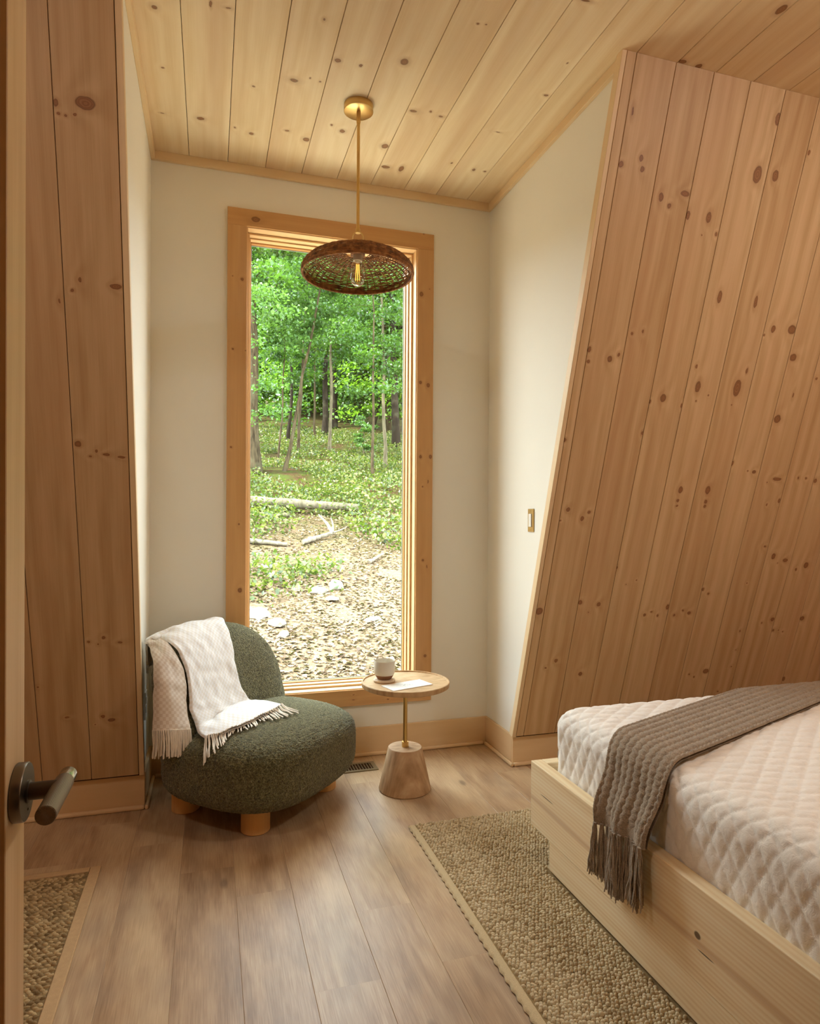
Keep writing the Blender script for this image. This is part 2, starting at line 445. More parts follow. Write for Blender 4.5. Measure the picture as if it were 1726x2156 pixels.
def leaf_mat(name, cols, trans=0.45):
    t = NT(name)
    geo = t.n('NewGeometry')
    rnd = geo.outputs['Random Per Island']
    col = t.ramp(rnd, [(i / (len(cols) - 1), lin(c)) for i, c in enumerate(cols)])
    dif = t.n('BsdfDiffuse', None, Color=col)
    tr = t.n('BsdfTranslucent', None, Color=t.mix(0.5, col, lin('#6c9422')))
    gl = t.n('BsdfGlossy', None, Color=(1, 1, 1, 1), Roughness=0.45)
    mx = t.n('MixShader', None, Fac=trans, i1=dif.outputs[0], i2=tr.outputs[0])
    m2 = t.n('MixShader', None, Fac=0.04, i1=mx.outputs[0], i2=gl.outputs[0])
    t.t.links.new(m2.outputs[0], t.out.inputs[0])
    return t.m


def bark_mat(name, c1, c2, scale=1.0):
    t = NT(name)
    co = t.coord('Object')
    n1 = t.noise(t.vmath('MULTIPLY', co, (14 * scale, 14 * scale, 2.5 * scale)), 1.0, 4.0, 0.65)
    n2 = t.noise(co, 2.2, 3.0, 0.6)
    col = t.mix(t.math('MULTIPLY', t.math('SUBTRACT', n1, 0.3, clamp=True), 2.2, clamp=True), lin(c1), lin(c2))
    col = t.mix(t.math('MULTIPLY', t.math('SUBTRACT', n2, 0.52, clamp=True), 3.0, clamp=True), col, lin('#57553f'))
    return t.finish(col, 0.9, t.bump(n1, 0.6, 0.02), 0.1)

# ------------------------------------------------------------------ room shell
_plank_cache = {}
def plank_mesh(w, v0, v1, t=0.018, ch=0.0012):
    """a board: face towards +n at n=0, grain along v"""
    key = (round(w, 5), round(v0, 4), round(v1, 4), t)
    if key in _plank_cache:
        return _plank_cache[key]
    h = w / 2
    prof = [(-h, -t), (h, -t), (h, -ch), (h - ch, 0), (-h + ch, 0), (-h, -ch)]
    V = [(u, v, n) for v in (v0, v1) for (u, n) in prof]
    F = [tuple(range(6)), tuple(range(11, 5, -1))] + [(i, i + 6, (i + 1) % 6 + 6, (i + 1) % 6) for i in range(6)]
    me = mesh('plank', V, F)
    me.materials.append(None)
    _plank_cache[key] = me
    return me


def frame(origin, u, v, n):
    return Matrix(((u[0], v[0], n[0], origin[0]), (u[1], v[1], n[1], origin[1]), (u[2], v[2], n[2], origin[2]), (0, 0, 0, 1)))


GAP = 0.0022
VS = (0, SL / NV, 1 / NV)
NS = (0, -1 / NV, SL / NV)
_bseed = [0]
def boards(parent, seams, vfun, prefix, tone=None):
    for k, (u0, u1) in seams:
        if u1 - u0 < 0.008:
            continue
        v0, v1 = vfun(0.5 * (u0 + u1))
        w = round(u1 - u0 - GAP, 4)
        kn = KN.get('%s%d' % (prefix, k), [])
        # knot coordinates are relative to the full-pitch board centre
        full = tone['centre'](k)
        c = 0.5 * (u0 + u1)
        kn = [(a + full - c, b, r1, r2, d) for a, b, r1, r2, d in kn]
        _bseed[0] += 1
        sd = _bseed[0] * 0.37 + 1
        mat = pine('pine_board', sd, kn, light=tone['light'], dark=tone['dark'], freq=tone.get('freq', 1.0), rough=tone.get('rough', 0.5), contrast=1.35, rand_knots=0.0 if kn or not tone.get('rk') else 0.09)
        o = obj('plank', plank_mesh(w, v0, v1), mat, parent)
        o.location = (c, 0, 0)


def slab(name, x0, x1, v0, v1, n0, n1, mat, mw):
    a = Acc().box(x0, x1, v0, v1, n0, n1)
    o = a.obj(name, mat)
    o.matrix_world = mw
    return struct(o)


slope_tone = {'light': '#d6b88e', 'dark': '#b48f62', 'centre': lambda k: WO + WW * (k - 0.5)}
V0S, V1S = 0.153 * NV, (H - 0.001) * NV
ms = frame((0, YS0, 0), (1, 0, 0), VS, NS)
w_sr = slab('wall_slope_right', XR + 0.004, X_RIGHT, -0.02, H * NV, -0.12, -0.0185, M['backing'], ms)
boards(w_sr, [(0, (1.4385, WO))] + [(k, (WO + WW * (k - 1), min(WO + WW * k, X_RIGHT))) for k in range(1, 13)], lambda u: (V0S, V1S), 'S', slope_tone)
left_tone = {'light': '#ccae86', 'dark': '#a9875a', 'centre': lambda k: -0.277 - 0.178 * (k + 0.5), 'freq': 0.8}
w_sl = slab('wall_slope_left', X_LEFT, XL - 0.004, -0.02, H * NV, -0.12, -0.0185, M['backing'], ms)
boards(w_sl, [(k, (max(-0.277 - 0.178 * (k + 1), X_LEFT), -0.277 - 0.178 * k)) for k in range(12)], lambda u: (V0S, V1S), 'L', left_tone)

# corner boards that finish the sloped walls against the cheeks
for nm, x0, x1 in (('trim_1', 1.418, 1.437), ('trim_2', -0.2755, -0.256)):
    a = Acc().box(x0, x1, V0S - 0.004, V1S, -0.034, 0.0015)
    o = a.obj(nm, M['pine_trim'], bevel=0.001, seg=1); o.matrix_world = ms; struct(o)

# ceiling
mc = frame((0, YW, H), (1, 0, 0), (0, -1, 0), (0, 0, -1))
ceil = slab('ceiling', X_LEFT - 0.1, X_RIGHT + 0.1, -0.16, YW + 1.7, -0.10, -0.0185, M['backing'], mc)
ceil_tone = {'light': '#f1dfbe', 'dark': '#e0c598', 'centre': lambda k: CO + CW * (k - 0.5), 'rough': 0.46}
def ceil_v(u):
    return (0.0, YW - Y_FRONT) if XL - 0.01 < u < XR + 0.01 else (YW - (YS0 + SL * H) - 0.012, YW - Y_FRONT)
cs = []
for k in range(-12, 21):
    u0, u1 = CO + CW * (k - 1), CO + CW * k
    u0, u1 = max(u0, X_LEFT), min(u1, X_RIGHT)
    if u1 - u0 < 0.01: continue
    cs.append((k, (u0, u1)))
boards(ceil, cs, ceil_v, 'C', ceil_tone)

# floor
mf = frame((0, 0, 0), (1, 0, 0), (0, 1, 0), (0, 0, 1))
floor = slab('floor', X_LEFT - 0.1, X_RIGHT + 0.1, -1.9, YW + 0.1, -0.12, -0.0125, M['backing'], mf)
joint = {0: 2.539, 1: 2.305, 2: 2.1165, 3: 1.634, 4: 1.934, 5: 1.651, 6: 2.72, 7: 2.2}
fr = random.Random(5)
fmats = [oak_floor('oak_plank', i * 1.13 + 0.4) for i in range(18)]
fi = 0
for k in range(-12, 22):
    u0, u1 = max(FO + FW * k, X_LEFT), min(FO + FW * (k + 1), X_RIGHT)
    if u1 - u0 < 0.01: continue
    c = 0.5 * (u0 + u1)
    y_end = YW - 0.002 if XL - 0.05 < c < XR + 0.05 else YS0 + 0.01
    j0 = joint.get(k, fr.uniform(1.4, 2.6))
    js = sorted({y_end, Y_FRONT - 0.1} | {j0 + 1.22 * m for m in range(-3, 3) if Y_FRONT + 0.02 < j0 + 1.22 * m < y_end - 0.03})
    for a0, a1 in zip(js[:-1], js[1:]):
        L = round(a1 - a0 - 0.0001, 4)
        o = obj('plank', plank_mesh(round(u1 - u0 - 0.0001, 4), 0.0, L, 0.012, 0.0009), fmats[(fi * 7) % 18], floor)
        o.location = (c, a0, 0); fi += 1

# window wall
GX0, GX1, GZ0, GZ1 = 0.166, 1.030, 0.342, 2.622      # casing opening
a = Acc()
a.box(XL - 0.02, GX0 - 0.004, YW, YW + 0.17, -0.12, H + 0.1).box(GX1 + 0.004, XR + 0.02, YW, YW + 0.17, -0.12, H + 0.1)
a.box(GX0 - 0.004, GX1 + 0.004, YW, YW + 0.17, -0.12, GZ0 - 0.004).box(GX0 - 0.004, GX1 + 0.004, YW, YW + 0.17, GZ1 + 0.004, H + 0.1)
struct(a.obj('wall_back', M['plaster']))
for nm, x0, x1 in (('wall_left_cheek', XL - 0.12, XL), ('wall_right_cheek', XR, XR + 0.12)):
    y0 = YS0 + SL * (H + 0.1)
    V = [(x, y, z) for x in (x0, x1) for (y, z) in ((YS0 - SL * 0.1 + 0.026, -0.1), (YW + 0.17, -0.1), (YW + 0.17, H + 0.1), (y0 + 0.026, H + 0.1))]
    F = [(0, 1, 2, 3), (7, 6, 5, 4), (0, 4, 5, 1), (1, 5, 6, 2), (2, 6, 7, 3), (3, 7, 4, 0)]
    struct(Acc().add(V, F).obj(nm, M['plaster']))

M['pine_wall'] = pine('pine_wall', 41.0, light='#dfbd96', dark='#c39a6c', axis='Z')
# end walls, wall with the doorway, hall behind
struct(Acc().box(X_LEFT - 0.12, X_LEFT, -1.8, 3.2, -0.1, H + 0.1).obj('wall_left', M['pine_wall']))
struct(Acc().box(X_RIGHT, X_RIGHT + 0.12, -1.8, 3.2, -0.1, H + 0.1).obj('wall_right', M['pine_wall']))
DX0, DX1, DZ = -0.245, 0.60, 2.08
YF0, YF1 = Y_FRONT - 0.14, Y_FRONT
a = Acc()
a.box(X_LEFT, DX0, YF0, YF1, -0.1, H + 0.1).box(DX0, DX1, YF0, YF1, DZ, H + 0.1).box(DX1, X_RIGHT, YF0, YF1, -0.1, H + 0.1)
struct(a.obj('wall_front', M['pine_wall']))
struct(Acc().box(-1.0, 0.95, -1.75, -1.65, -0.1, H + 0.1).box(-1.0, -0.9, -1.65, YF0, -0.1, H + 0.1).box(0.85, 0.95, -1.65, YF0, -0.1, H + 0.1).obj('wall_hall', M['plaster']))

# baseboards with shoe moulding
def baseboard(name, box, shoe, mat):
    o = struct(Acc().box(*box).obj(name, mat, bevel=0.002, seg=1))
    Acc().box(*shoe).obj('shoe_molding', mat, o, bevel=0.007, seg=2)
    return o
BH, YB = 0.145, 2.868
bm_x = pine('pine_base_across', 8.2, [(0.095, 1.27, 0.002, 0.009, 0), (0.075, 0.75, 0.004, 0.008, 0), (0.035, 1.602, 0.006, 0.006, 0), (0.06, 1.602, 0.006, 0.006, 0)] and [], light='#e8cda4', dark='#d0ab78', axis='X')
bm_y = pine('pine_base_deep', 9.5, light='#e8cda4', dark='#d0ab78', axis='Y')
baseboard('baseboard_back', (XL, XR, YW - 0.014, YW, 0.0, BH), (XL + 0.03, XR - 0.03, YW - 0.030, YW - 0.0135, 0.0, 0.019), bm_x)
baseboard('baseboard_right_cheek', (XR - 0.014, XR, YB + 0.0165, YW - 0.0145, 0.0, BH), (XR - 0.030, XR - 0.0145, YB - 0.016, YW - 0.0305, 0.0, 0.019), bm_y)
baseboard('baseboard_left_cheek', (XL, XL + 0.014, YB + 0.0165, YW - 0.0145, 0.0, BH), (XL + 0.0145, XL + 0.030, YB - 0.016, YW - 0.0305, 0.0, 0.019), bm_y)
baseboard('baseboard_slope_right', (XR - 0.014, X_RIGHT, YB, YB + 0.016, 0.0, BH + 0.006), (XR - 0.014, X_RIGHT, YB - 0.016, YB + 0.0005, 0.0, 0.019), bm_x)
baseboard('baseboard_slope_left', (X_LEFT, XL + 0.014, YB, YB + 0.016, 0.0, BH + 0.006), (X_LEFT, XL + 0.014, YB - 0.016, YB + 0.0005, 0.0, 0.019), bm_x)

# trim under the dormer ceiling
YC0 = YS0 + SL * (H - 0.045) - 0.0
struct(Acc().box(XL, XR, YW - 0.018, YW, H - 0.040, H).obj('trim_3', M['pine_trimx'], bevel=0.0015, seg=1))
struct(Acc().box(XR - 0.018, XR, YC0 + 0.03, YW - 0.018, H - 0.040, H).obj('trim_4', M['pine_trim'], bevel=0.0015, seg=1))
struct(Acc().box(XL, XL + 0.018, YC0 + 0.03, YW - 0.018, H - 0.040, H).obj('trim_5', M['pine_trim'], bevel=0.0015, seg=1))

# ------------------------------------------------------------------ window
win = struct(empty('window_1', (0.598, YW, 0.26)), 'tall fixed window in the dormer with knotty pine casing')
def wpart(name, a, mat, bevel=0.0015, parent=win):
    o = a.obj(name, mat, None, bevel=bevel, seg=1)
    o.parent = parent
    o.matrix_parent_inverse = parent.matrix_basis.inverted() if parent is win else Matrix.Identity(4)
    return o
CX0, CX1, CZ0, CZ1 = 0.074, 1.120, 0.260, 2.705
YC = YW - 0.018
_wc = dict(light='#d8ac74', dark='#b98852', contrast=0.8)
def casing(kn, box, axis, uc, seed, v0):
    # local origin at the board centre line so that the knots land where they are in the photograph
    kx = KN[kn]
    t = pine('pine_casing', seed, kx if axis == 'Z' else kx, axis='Y', **_wc)
    x0, x1, y0, y1, z0, z1 = box
    if axis == 'Z':
        a = Acc().box(x0 - uc, x1 - uc, z0, z1, -(y1 - YC), -(y0 - YC))
        mw = Matrix(((1, 0, 0, uc), (0, 0, -1, YC), (0, 1, 0, 0), (0, 0, 0, 1)))
    else:
        a = Acc().box(z0 - uc, z1 - uc, x0, x1, 0, y1 - YC)
        mw = Matrix(((0, 1, 0, 0), (0, 0, 1, YC), (1, 0, 0, uc), (0, 0, 0, 1)))
    o = a.obj('casing', t, None, bevel=0.0015, seg=1)
    o.parent = win; o.matrix_parent_inverse = win.matrix_basis.inverted(); o.matrix_basis = mw
    return o
bpy.context.view_layer.update()
casing('Whead', (CX0, CX1, YC, YW, GZ1, CZ1), 'X', 2.663, 3.3, 0)
casing('Wsill', (CX0, CX1, YC, YW, CZ0, GZ0), 'X', 0.301, 5.9, 0)
casing('Wl', (CX0, GX0, YC, YW, GZ0, GZ1), 'Z', 0.12, 7.7, 0)
casing('Wr', (GX1, CX1, YC, YW, GZ0, GZ1), 'Z', 1.075, 11.1, 0)
YG = YW + 0.137
def ring_parts(name, x0, x1, z0, z1, t, y0, y1, mx, mz):
    wpart(name, Acc().box(x0, x1, y0, y1, z1 - t, z1), mx)
    wpart(name, Acc().box(x0, x1, y0, y1, z0, z0 + t), mx)
    wpart(name, Acc().box(x0, x0 + t, y0, y1, z0 + t, z1 - t), mz)
    wpart(name, Acc().box(x1 - t, x1, y0, y1, z0 + t, z1 - t), mz)
jx = pine('pine_jamb_across', 12.5, light='#e6c596', dark='#cfa670', axis='X', contrast=0.5)
jz = pine('pine_jamb_upright', 13.5, light='#e6c596', dark='#cfa670', axis='Z', contrast=0.5)
ring_parts('jamb', GX0 - 0.003, GX1 + 0.003, GZ0 - 0.003, GZ1 + 0.003, 0.008, YW - 0.010, YW + 0.165, jx, jz)
ring_parts('stop', GX0 + 0.006, GX1 - 0.006, GZ0 + 0.006, GZ1 - 0.006, 0.009, YW + 0.042, YW + 0.15, jx, jz)
ring_parts('stop', GX0 + 0.016, GX1 - 0.016, GZ0 + 0.016, GZ1 - 0.016, 0.006, YW + 0.078, YW + 0.15, jx, jz)
sx_ = pine('pine_sash_across', 14.5, light='#c9985c', dark='#a87438', axis='X', contrast=0.6)
sz_ = pine('pine_sash_upright', 15.5, light='#c9985c', dark='#a87438', axis='Z', contrast=0.6)
ring_parts('sash', GX0 + 0.020, GX1 - 0.020, GZ0 + 0.020, GZ1 - 0.020, 0.007, YW + 0.112, YW + 0.15, sx_, sz_)
spacer = plain('grey_spacer', '#8b948c', 0.5)
ring_parts('spacer', GX0 + 0.0265, GX1 - 0.0265, GZ0 + 0.0265, GZ1 - 0.0265, 0.003, YW + 0.137, YW + 0.146, spacer, spacer)


def pane_mat():
    t = NT('window_glass')
    tr = t.n('BsdfTransparent', None, Color=(0.95, 0.97, 0.955, 1))
    gl = t.n('BsdfGlossy', None, Color=(1, 1, 1, 1), Roughness=0.0)
    fz = t.n('LayerWeight', None, Blend=0.5).outputs['Facing']
    fr_ = t.math('ADD', t.math('MULTIPLY', t.math('POWER', fz, 5.0), 0.6), 0.02)
    mx = t.n('MixShader', None, Fac=fr_, i1=tr.outputs[0], i2=gl.outputs[0])
    t.t.links.new(mx.outputs[0], t.out.inputs[0])
    return t.m
M['glass'] = pane_mat()
wpart('pane', Acc().box(GX0 + 0.026, GX1 - 0.026, YG, YG + 0.004, GZ0 + 0.026, GZ1 - 0.026), M['glass'], 0)
portal('window_portal', ((GX0 + GX1) / 2, YG + 0.05, (GZ0 + GZ1) / 2), GX1 - GX0, GZ1 - GZ0, (0, -1, 0))


# two fill lights added at the ceiling, out of view, to brighten the room
t = NT('fill_emitter')
em = t.n('Emission', None, Color=FILL_COLOR, Strength=FILL_STRENGTH)
t.t.links.new(em.outputs[0], t.out.inputs[0])
M['fill_dome'] = t.m
for lx, ls, lab in ((2.35, 1.05, 'large added fill light at the ceiling above the bed'), (-1.10, 0.78, 'smaller added fill light at the ceiling above the woven mat')):
    cl = empty('fill_light', (lx, 0.75, H))
    Acc().lathe([(0.0, 0.0), (0.19, 0.0), (0.19, -0.018), (0.0, -0.018)], 40).obj('fill_base', M['brass'], cl, smooth=True)
    Acc().lathe([(0.0, -0.095), (0.08, -0.09), (0.14, -0.072), (0.172, -0.042), (0.178, -0.018), (0.0, -0.018)], 40).obj('fill_dome', M['fill_dome'], cl, smooth=True)
    cl.scale = (ls, ls, ls)
    tag(cl, lab, 'ceiling lamp', 'added fill lights')

# ------------------------------------------------------------------ open door at the left of the camera
XD = -0.21
door = struct(empty('door_1', (XD, 0.0, 0.0)), 'open pine door seen almost edge-on with a steel lever')
def dpart(name, a, mat, parent=door, bevel=0.0, seg=2, smooth=False):
    return a.obj(name, mat, parent, bevel=bevel, seg=seg, smooth=smooth)
dz = pine('pine_door_upright', 21.0, light='#e8d0a8', dark='#c8a878', axis='Z', contrast=1.2)
dy = pine('pine_door_across', 22.0, light='#e8d0a8', dark='#c8a878', axis='Y', contrast=1.2)
Y0D, Y1D, ST = 0.0, 0.857, 0.073
for y0, y1 in ((Y0D, Y0D + ST), (Y1D - ST, Y1D)):
    dpart('stile', Acc().box(-0.035, 0, y0, y1, 0.012, 2.05), dz, bevel=0.001, seg=1)
for z0, z1 in ((0.012, 0.20), (1.95, 2.05)):
    dpart('rail', Acc().box(-0.035, 0, Y0D + ST, Y1D - ST, z0, z1), dy, bevel=0.001, seg=1)
dpart('panel', Acc().box(-0.026, -0.010, Y0D + ST, Y1D - ST, 0.20, 1.95), pine('pine_door_panel', 23.0, light='#a5732f', dark='#7d4f18', axis='Z'))
hd = empty('handle'); hd.parent = door; hd.location = (0, 0.822, 0.905)
def rotx(a):  # lathe axis z -> x
    V = [(v[2], v[1], v[0]) for v in a.V]; a.V = V; return a
rotx(Acc().lathe([(0.0, 0.0), (0.0315, 0.0), (0.0325, 0.001), (0.0325, 0.0105), (0.0315, 0.0118), (0.0, 0.0118)], 48)).obj('rosette', M['steel'], hd, smooth=True)
rotx(Acc().lathe([(0.0, 0.0118), (0.0125, 0.0118), (0.0125, 0.014), (0.0098, 0.0145), (0.0098, 0.046), (0.0, 0.046)], 28)).obj('stem', M['steel_dark'], hd, smooth=True)
def roty(a):
    a.V = [(v[0], v[2], v[1]) for v in a.V]; return a
def knurl():
    t = NT('knurled_steel')
    co = t.coord('Object')
    s = t.n('SeparateXYZ', None, Vector=co)
    ang = t.math('ARCTAN2', t.math('SUBTRACT', s.outputs[0], 0.046), s.outputs[2])
    a1 = t.math('SINE', t.math('ADD', t.math('MULTIPLY', ang, 22.0), t.math('MULTIPLY', s.outputs[1], 2600.0)))
    a2 = t.math('SINE', t.math('SUBTRACT', t.math('MULTIPLY', ang, 22.0), t.math('MULTIPLY', s.outputs[1], 2600.0)))
    return t.finish(lin('#8b8172'), 0.45, t.bump(t.math('MULTIPLY', a1, a2), 0.5, 0.0006), 0.5, 1.0)
_r = 0.0105
lv = [(0.0, -0.072), (0.0100, -0.072), (_r, -0.0712), (_r, 0.020), (0.0098, 0.0205), (0.0098, 0.042), (0.0092, 0.043), (0.0, 0.043)]
a = roty(Acc().lathe([(0.0, -0.072), (0.0096, -0.072), (_r, -0.0712), (_r, 0.019), (0.0, 0.019)], 36)); a.V = [(v[0] + 0.046, v[1], v[2]) for v in a.V]
lever = a.obj('lever', knurl(), hd, smooth=True)
a = roty(Acc().lathe([(0.0, 0.019), (0.0098, 0.019), (0.0098, 0.041), (0.0092, 0.042), (0.0, 0.042)], 36)); a.V = [(v[0] + 0.046, v[1], v[2]) for v in a.V]
a.obj('end_cap', plain('polished_steel', '#b9b4a6', 0.22, 0.5, 1.0), hd, smooth=True)
a = rotx(Acc().lathe([(0.0, 0.0117), (0.0016, 0.0117), (0.0016, 0.0121), (0.0, 0.0121)], 10)); a.V = [(v[0], v[1] + 0.002, v[2] - 0.021) for v in a.V]
a.obj('grub_screw', M['backing'], hd)

# ------------------------------------------------------------------ lounge chair
CC = Vector((0.225, 2.812, 0.0)); TH = 0.83
SA, SB, SZ0, SZ1 = 0.392, 0.346, 0.082, 0.368
chair = empty('lounge_chair', CC, TH)        # local +x = along the width, local -y = facing
def boucle():
    t = NT('green_boucle')
    co = t.coord('Object')
    n1 = t.noise(co, 190.0, 3.0, 0.6, 0.6)
    n2 = t.noise(co, 90.0, 2.0, 0.5)
    vo = t.n('TexVoronoi', {'feature': 'F1'}, Vector=co, Scale=170.0).outputs['Distance']
    f = t.math('ADD', t.math('MULTIPLY', n1, 0.7), t.math('MULTIPLY', n2, 0.3))
    col = t.ramp(f, [(0.30, lin('#2e2a16')), (0.47, lin('#5c5838')), (0.60, lin('#827e58')), (0.75, lin('#aaa680'))])
    hgt = t.math('SUBTRACT', n1, t.math('MULTIPLY', vo, 0.6))
    return t.finish(col, 0.95, t.bump(hgt, 1.0, 0.006), 0.05, Sheen_Weight=0.25, Sheen_Roughness=0.5)
M['boucle'] = boucle()


def spow(x, e):
    return np.sign(x) * np.abs(x) ** e
def fuzz(V, amp, seed, wgt):
    rg = np.random.default_rng(seed)
    amp = amp * np.clip(wgt.reshape(-1, 1) * 2.5, 0, 1)
    c = V.mean(0)
    N = V - c; N /= np.linalg.norm(N, axis=1)[:, None] + 1e-9
    return V + N * (rg.normal(size=(len(V), 1)) * amp)
def keep_clear(x, y):
    """the rear corner is squeezed against the window wall"""
    c_, s_ = math.cos(TH), math.sin(TH)
    yw = CC.y + s_ * x + c_ * y
    e = np.clip(yw - 3.10, 0, None)
    d = np.where(e > 0, 0.06 * (1 - np.exp(-e / 0.06)) - e, 0)
    return x + s_ * d, y + c_ * d
nu, nv_ = 300, 150
Tt = np.linspace(0, 2 * PI, nu, endpoint=False); Pp = np.linspace(-PI / 2, PI / 2, nv_)
# spend samples evenly on the squared profile
def ev(t, e):
    return spow(np.cos(t), e), spow(np.sin(t), e)
TT, PP = np.meshgrid(Tt, Pp, indexing='ij')
ct, st = ev(TT, 2 / 2.9); cp, sp = ev(PP, 2 / 4.2)
Sx, Sy = SA * ct * cp, SB * st * cp
Sz = (SZ0 + SZ1) / 2 + (SZ1 - SZ0) / 2 * sp
Sx, Sy = keep_clear(Sx, Sy)
Sz = Sz + np.where(sp > 0, 0.022 * sp * np.clip(1 - (Sx / SA) ** 2 - (Sy / SB) ** 2, 0, 1), 0)
V = np.stack([Sx, Sy, Sz], -1).reshape(-1, 3)
V = fuzz(V, 0.0012, 1, np.cos(PP))
obj('seat', mesh('seat', V, grid_faces(nu, nv_, True)[:, ::-1], True), M['boucle'], chair)

# backrest: oval pad, leaning back and gently curved
BK = dict(off=0.215, hw=0.365, zt=0.738, zb=0.10, n=2.9, tilt=0.27, th=0.20, curve=0.55, wo=-0.045)
def back_pt(u, zz, v):
    fo = -(BK['off'] + BK['tilt'] * (zz - 0.35)) + v + BK['curve'] * (u - BK['wo']) ** 2
    return u, -fo, zz
ct, st = ev(TT, 2 / BK['n']); cp, sp = ev(PP, 2 / 2.5)
u = BK['hw'] * ct * cp + BK['wo']
zz = (BK['zb'] + BK['zt']) / 2 + (BK['zt'] - BK['zb']) / 2 * st * cp
bx, by, bz = back_pt(u, zz, BK['th'] / 2 * sp)
bx, by = keep_clear(bx, by)
V = fuzz(np.stack([bx, by, bz], -1).reshape(-1, 3), 0.0012, 2, np.cos(PP))
obj('backrest', mesh('backrest', V, grid_faces(nu, nv_, True), True), M['boucle'], chair)
leg_m = pine('pine_leg', 31.0, light='#dcab68', dark='#c08a48', axis='Z', contrast=1.3)
leg_a = Acc().lathe([(0.0, 0.0), (0.052, 0.0), (0.056, 0.004), (0.056, 0.13), (0.0, 0.13)], 32)
for lx, ly in ((-0.224, -0.137), (0.225, -0.160), (-0.211, 0.237), (0.205, 0.21)):
    leg_a.obj('leg', leg_m, chair, smooth=True, loc=(lx, ly, 0))
tag(chair, 'low olive green boucle lounge chair with round wooden legs beside the window', 'chair')

# ------------------------------------------------------------------ side table
TX, TY, TZ = 0.846, 2.762, 0.484
table = empty('side_table', (TX, TY, 0))
def mango(name, seed, base='#b89670', dk='#94724e'):
    t = NT(name)
    co = t.vmath('ADD', t.coord('Object'), (seed, seed * 2, 0))
    s = t.noise(t.vmath('MULTIPLY', co, (16.0, 60.0, 7.0)), 1.0, 3.0, 0.6)
    b = t.noise(co, 14.0, 2.0)
    g = t.math('ADD', t.math('MULTIPLY', s, 0.7), t.math('MULTIPLY', b, 0.4))
    col = t.ramp(g, [(0.35, lin(dk)), (0.6, lin(base)), (0.8, lin('#cdb08c'))])
    return t.finish(col, 0.55, t.bump(s, 0.1, 0.001), 0.3)
Acc().lathe([(0.0, 0.0), (0.114, 0.0), (0.1175, 0.004), (0.0765, 0.186), (0.0735, 0.189), (0.0, 0.189)], 56).obj('base', mango('mango_base', 1.0), table, smooth=True)
pole = Acc().lathe([(0.0, 0.188), (0.0095, 0.188), (0.0095, TZ - 0.02), (0.0, TZ - 0.02)], 20).obj('pole', M['brass'], table, smooth=True)
Acc().lathe([(0.0, 0.1885), (0.0155, 0.1885), (0.0155, 0.212), (0.0, 0.212)], 24).obj('collar', M['brass'], table, smooth=True)
Acc().lathe([(0.0, -0.022), (0.190, -0.022), (0.197, -0.018), (0.1985, 0.0), (0.1965, 0.0025), (0.1905, 0.0025), (0.189, -0.0035), (0.0, -0.0035)], 72).obj('tabletop', mango('mango_top', 2.4, '#c6a67c', '#a5845a'), table, smooth=True, loc=(0, 0, TZ))
tag(table, 'small round pedestal side table with brass pole and conical wooden base', 'side table')
ZT = TZ - 0.0035
coaster = Acc().lathe([(0.0, 0.0), (0.046, 0.0), (0.049, 0.003), (0.049, 0.009), (0.046, 0.012), (0.0, 0.012)], 40).obj('coaster', plain('pale_stone', '#d8c3a6', 0.6, var=0.08), None, smooth=True, loc=(0.757, 2.798, ZT))
tag(coaster, 'round pale coaster under the mug on the side table', 'coaster')
mug = empty('mug', (0.757, 2.798, ZT + 0.012))
Acc().lathe([(0.0, 0.0), (0.030, 0.0), (0.033, 0.003), (0.0425, 0.0195), (0.0385, 0.0205), (0.0, 0.0205)], 44).obj('foot', plain('bare_clay', '#8a5f42', 0.8, var=0.1), mug, smooth=True)
Acc().lathe([(0.030, 0.0215), (0.0426, 0.0196), (0.0468, 0.029), (0.0476, 0.036), (0.0476, 0.080), (0.0464, 0.0825), (0.0450, 0.081), (0.0448, 0.036), (0.038, 0.026), (0.0, 0.025)], 44).obj('cup_body', plain('white_glaze', '#d6d0c0', 0.45, var=0.03), mug, smooth=True)
tag(mug, 'white ceramic cup with bare clay foot standing on the side table', 'mug')
def card_mat():
    t = NT('printed_card')
    co = t.coord('Object')
    s = t.n('SeparateXYZ', None, Vector=co)
    base = lin('#ecebe4')
    # faint line drawing of a cabin among trees
    n = t.noise(t.vmath('MULTIPLY', co, (1, 1, 0)), 120.0, 3.0, 0.7)
    dx = t.math('DIVIDE', t.math('ADD', s.outputs[0], 0.005), 0.055)
    dy = t.math('DIVIDE', s.outputs[1], 0.030)
    d = t.math('ADD', t.math('MULTIPLY', dx, dx), t.math('MULTIPLY', dy, dy))
    m = t.math('MULTIPLY', t.math('SUBTRACT', 1.0, d, clamp=True), t.math('MULTIPLY', t.math('SUBTRACT', n, 0.47, clamp=True), 6.0, clamp=True))
    col = t.mix(t.math('MULTIPLY', m, 0.75), base, lin('#7f8890'))
    roof = t.math('ABSOLUTE', t.math('SUBTRACT', t.math('ADD', t.math('MULTIPLY', t.math('ABSOLUTE', s.outputs[0]), 1.0), s.outputs[1]), 0.016))
    rl = t.math('MULTIPLY', t.math('LESS_THAN', roof, 0.0012), t.math('GREATER_THAN', s.outputs[1], -0.004))
    col = t.mix(t.math('MULTIPLY', rl, 0.7), col, lin('#6d7478'))
    return t.finish(col, 0.6, None, 0.3)
pc = [(0.713, 2.715), (0.752, 2.622), (0.959, 2.675), (0.913, 2.782)]
cxm = sum(p[0] for p in pc) / 4; cym = sum(p[1] for p in pc) / 4
card = Acc().box(-0.103, 0.103, -0.050, 0.050, 0.0, 0.0035).obj('card', card_mat(), None)
card.location = (cxm, cym, ZT); card.rotation_euler = (0, 0, math.radians(17))
tag(card, 'small white printed card with a grey drawing on the side table', 'card')

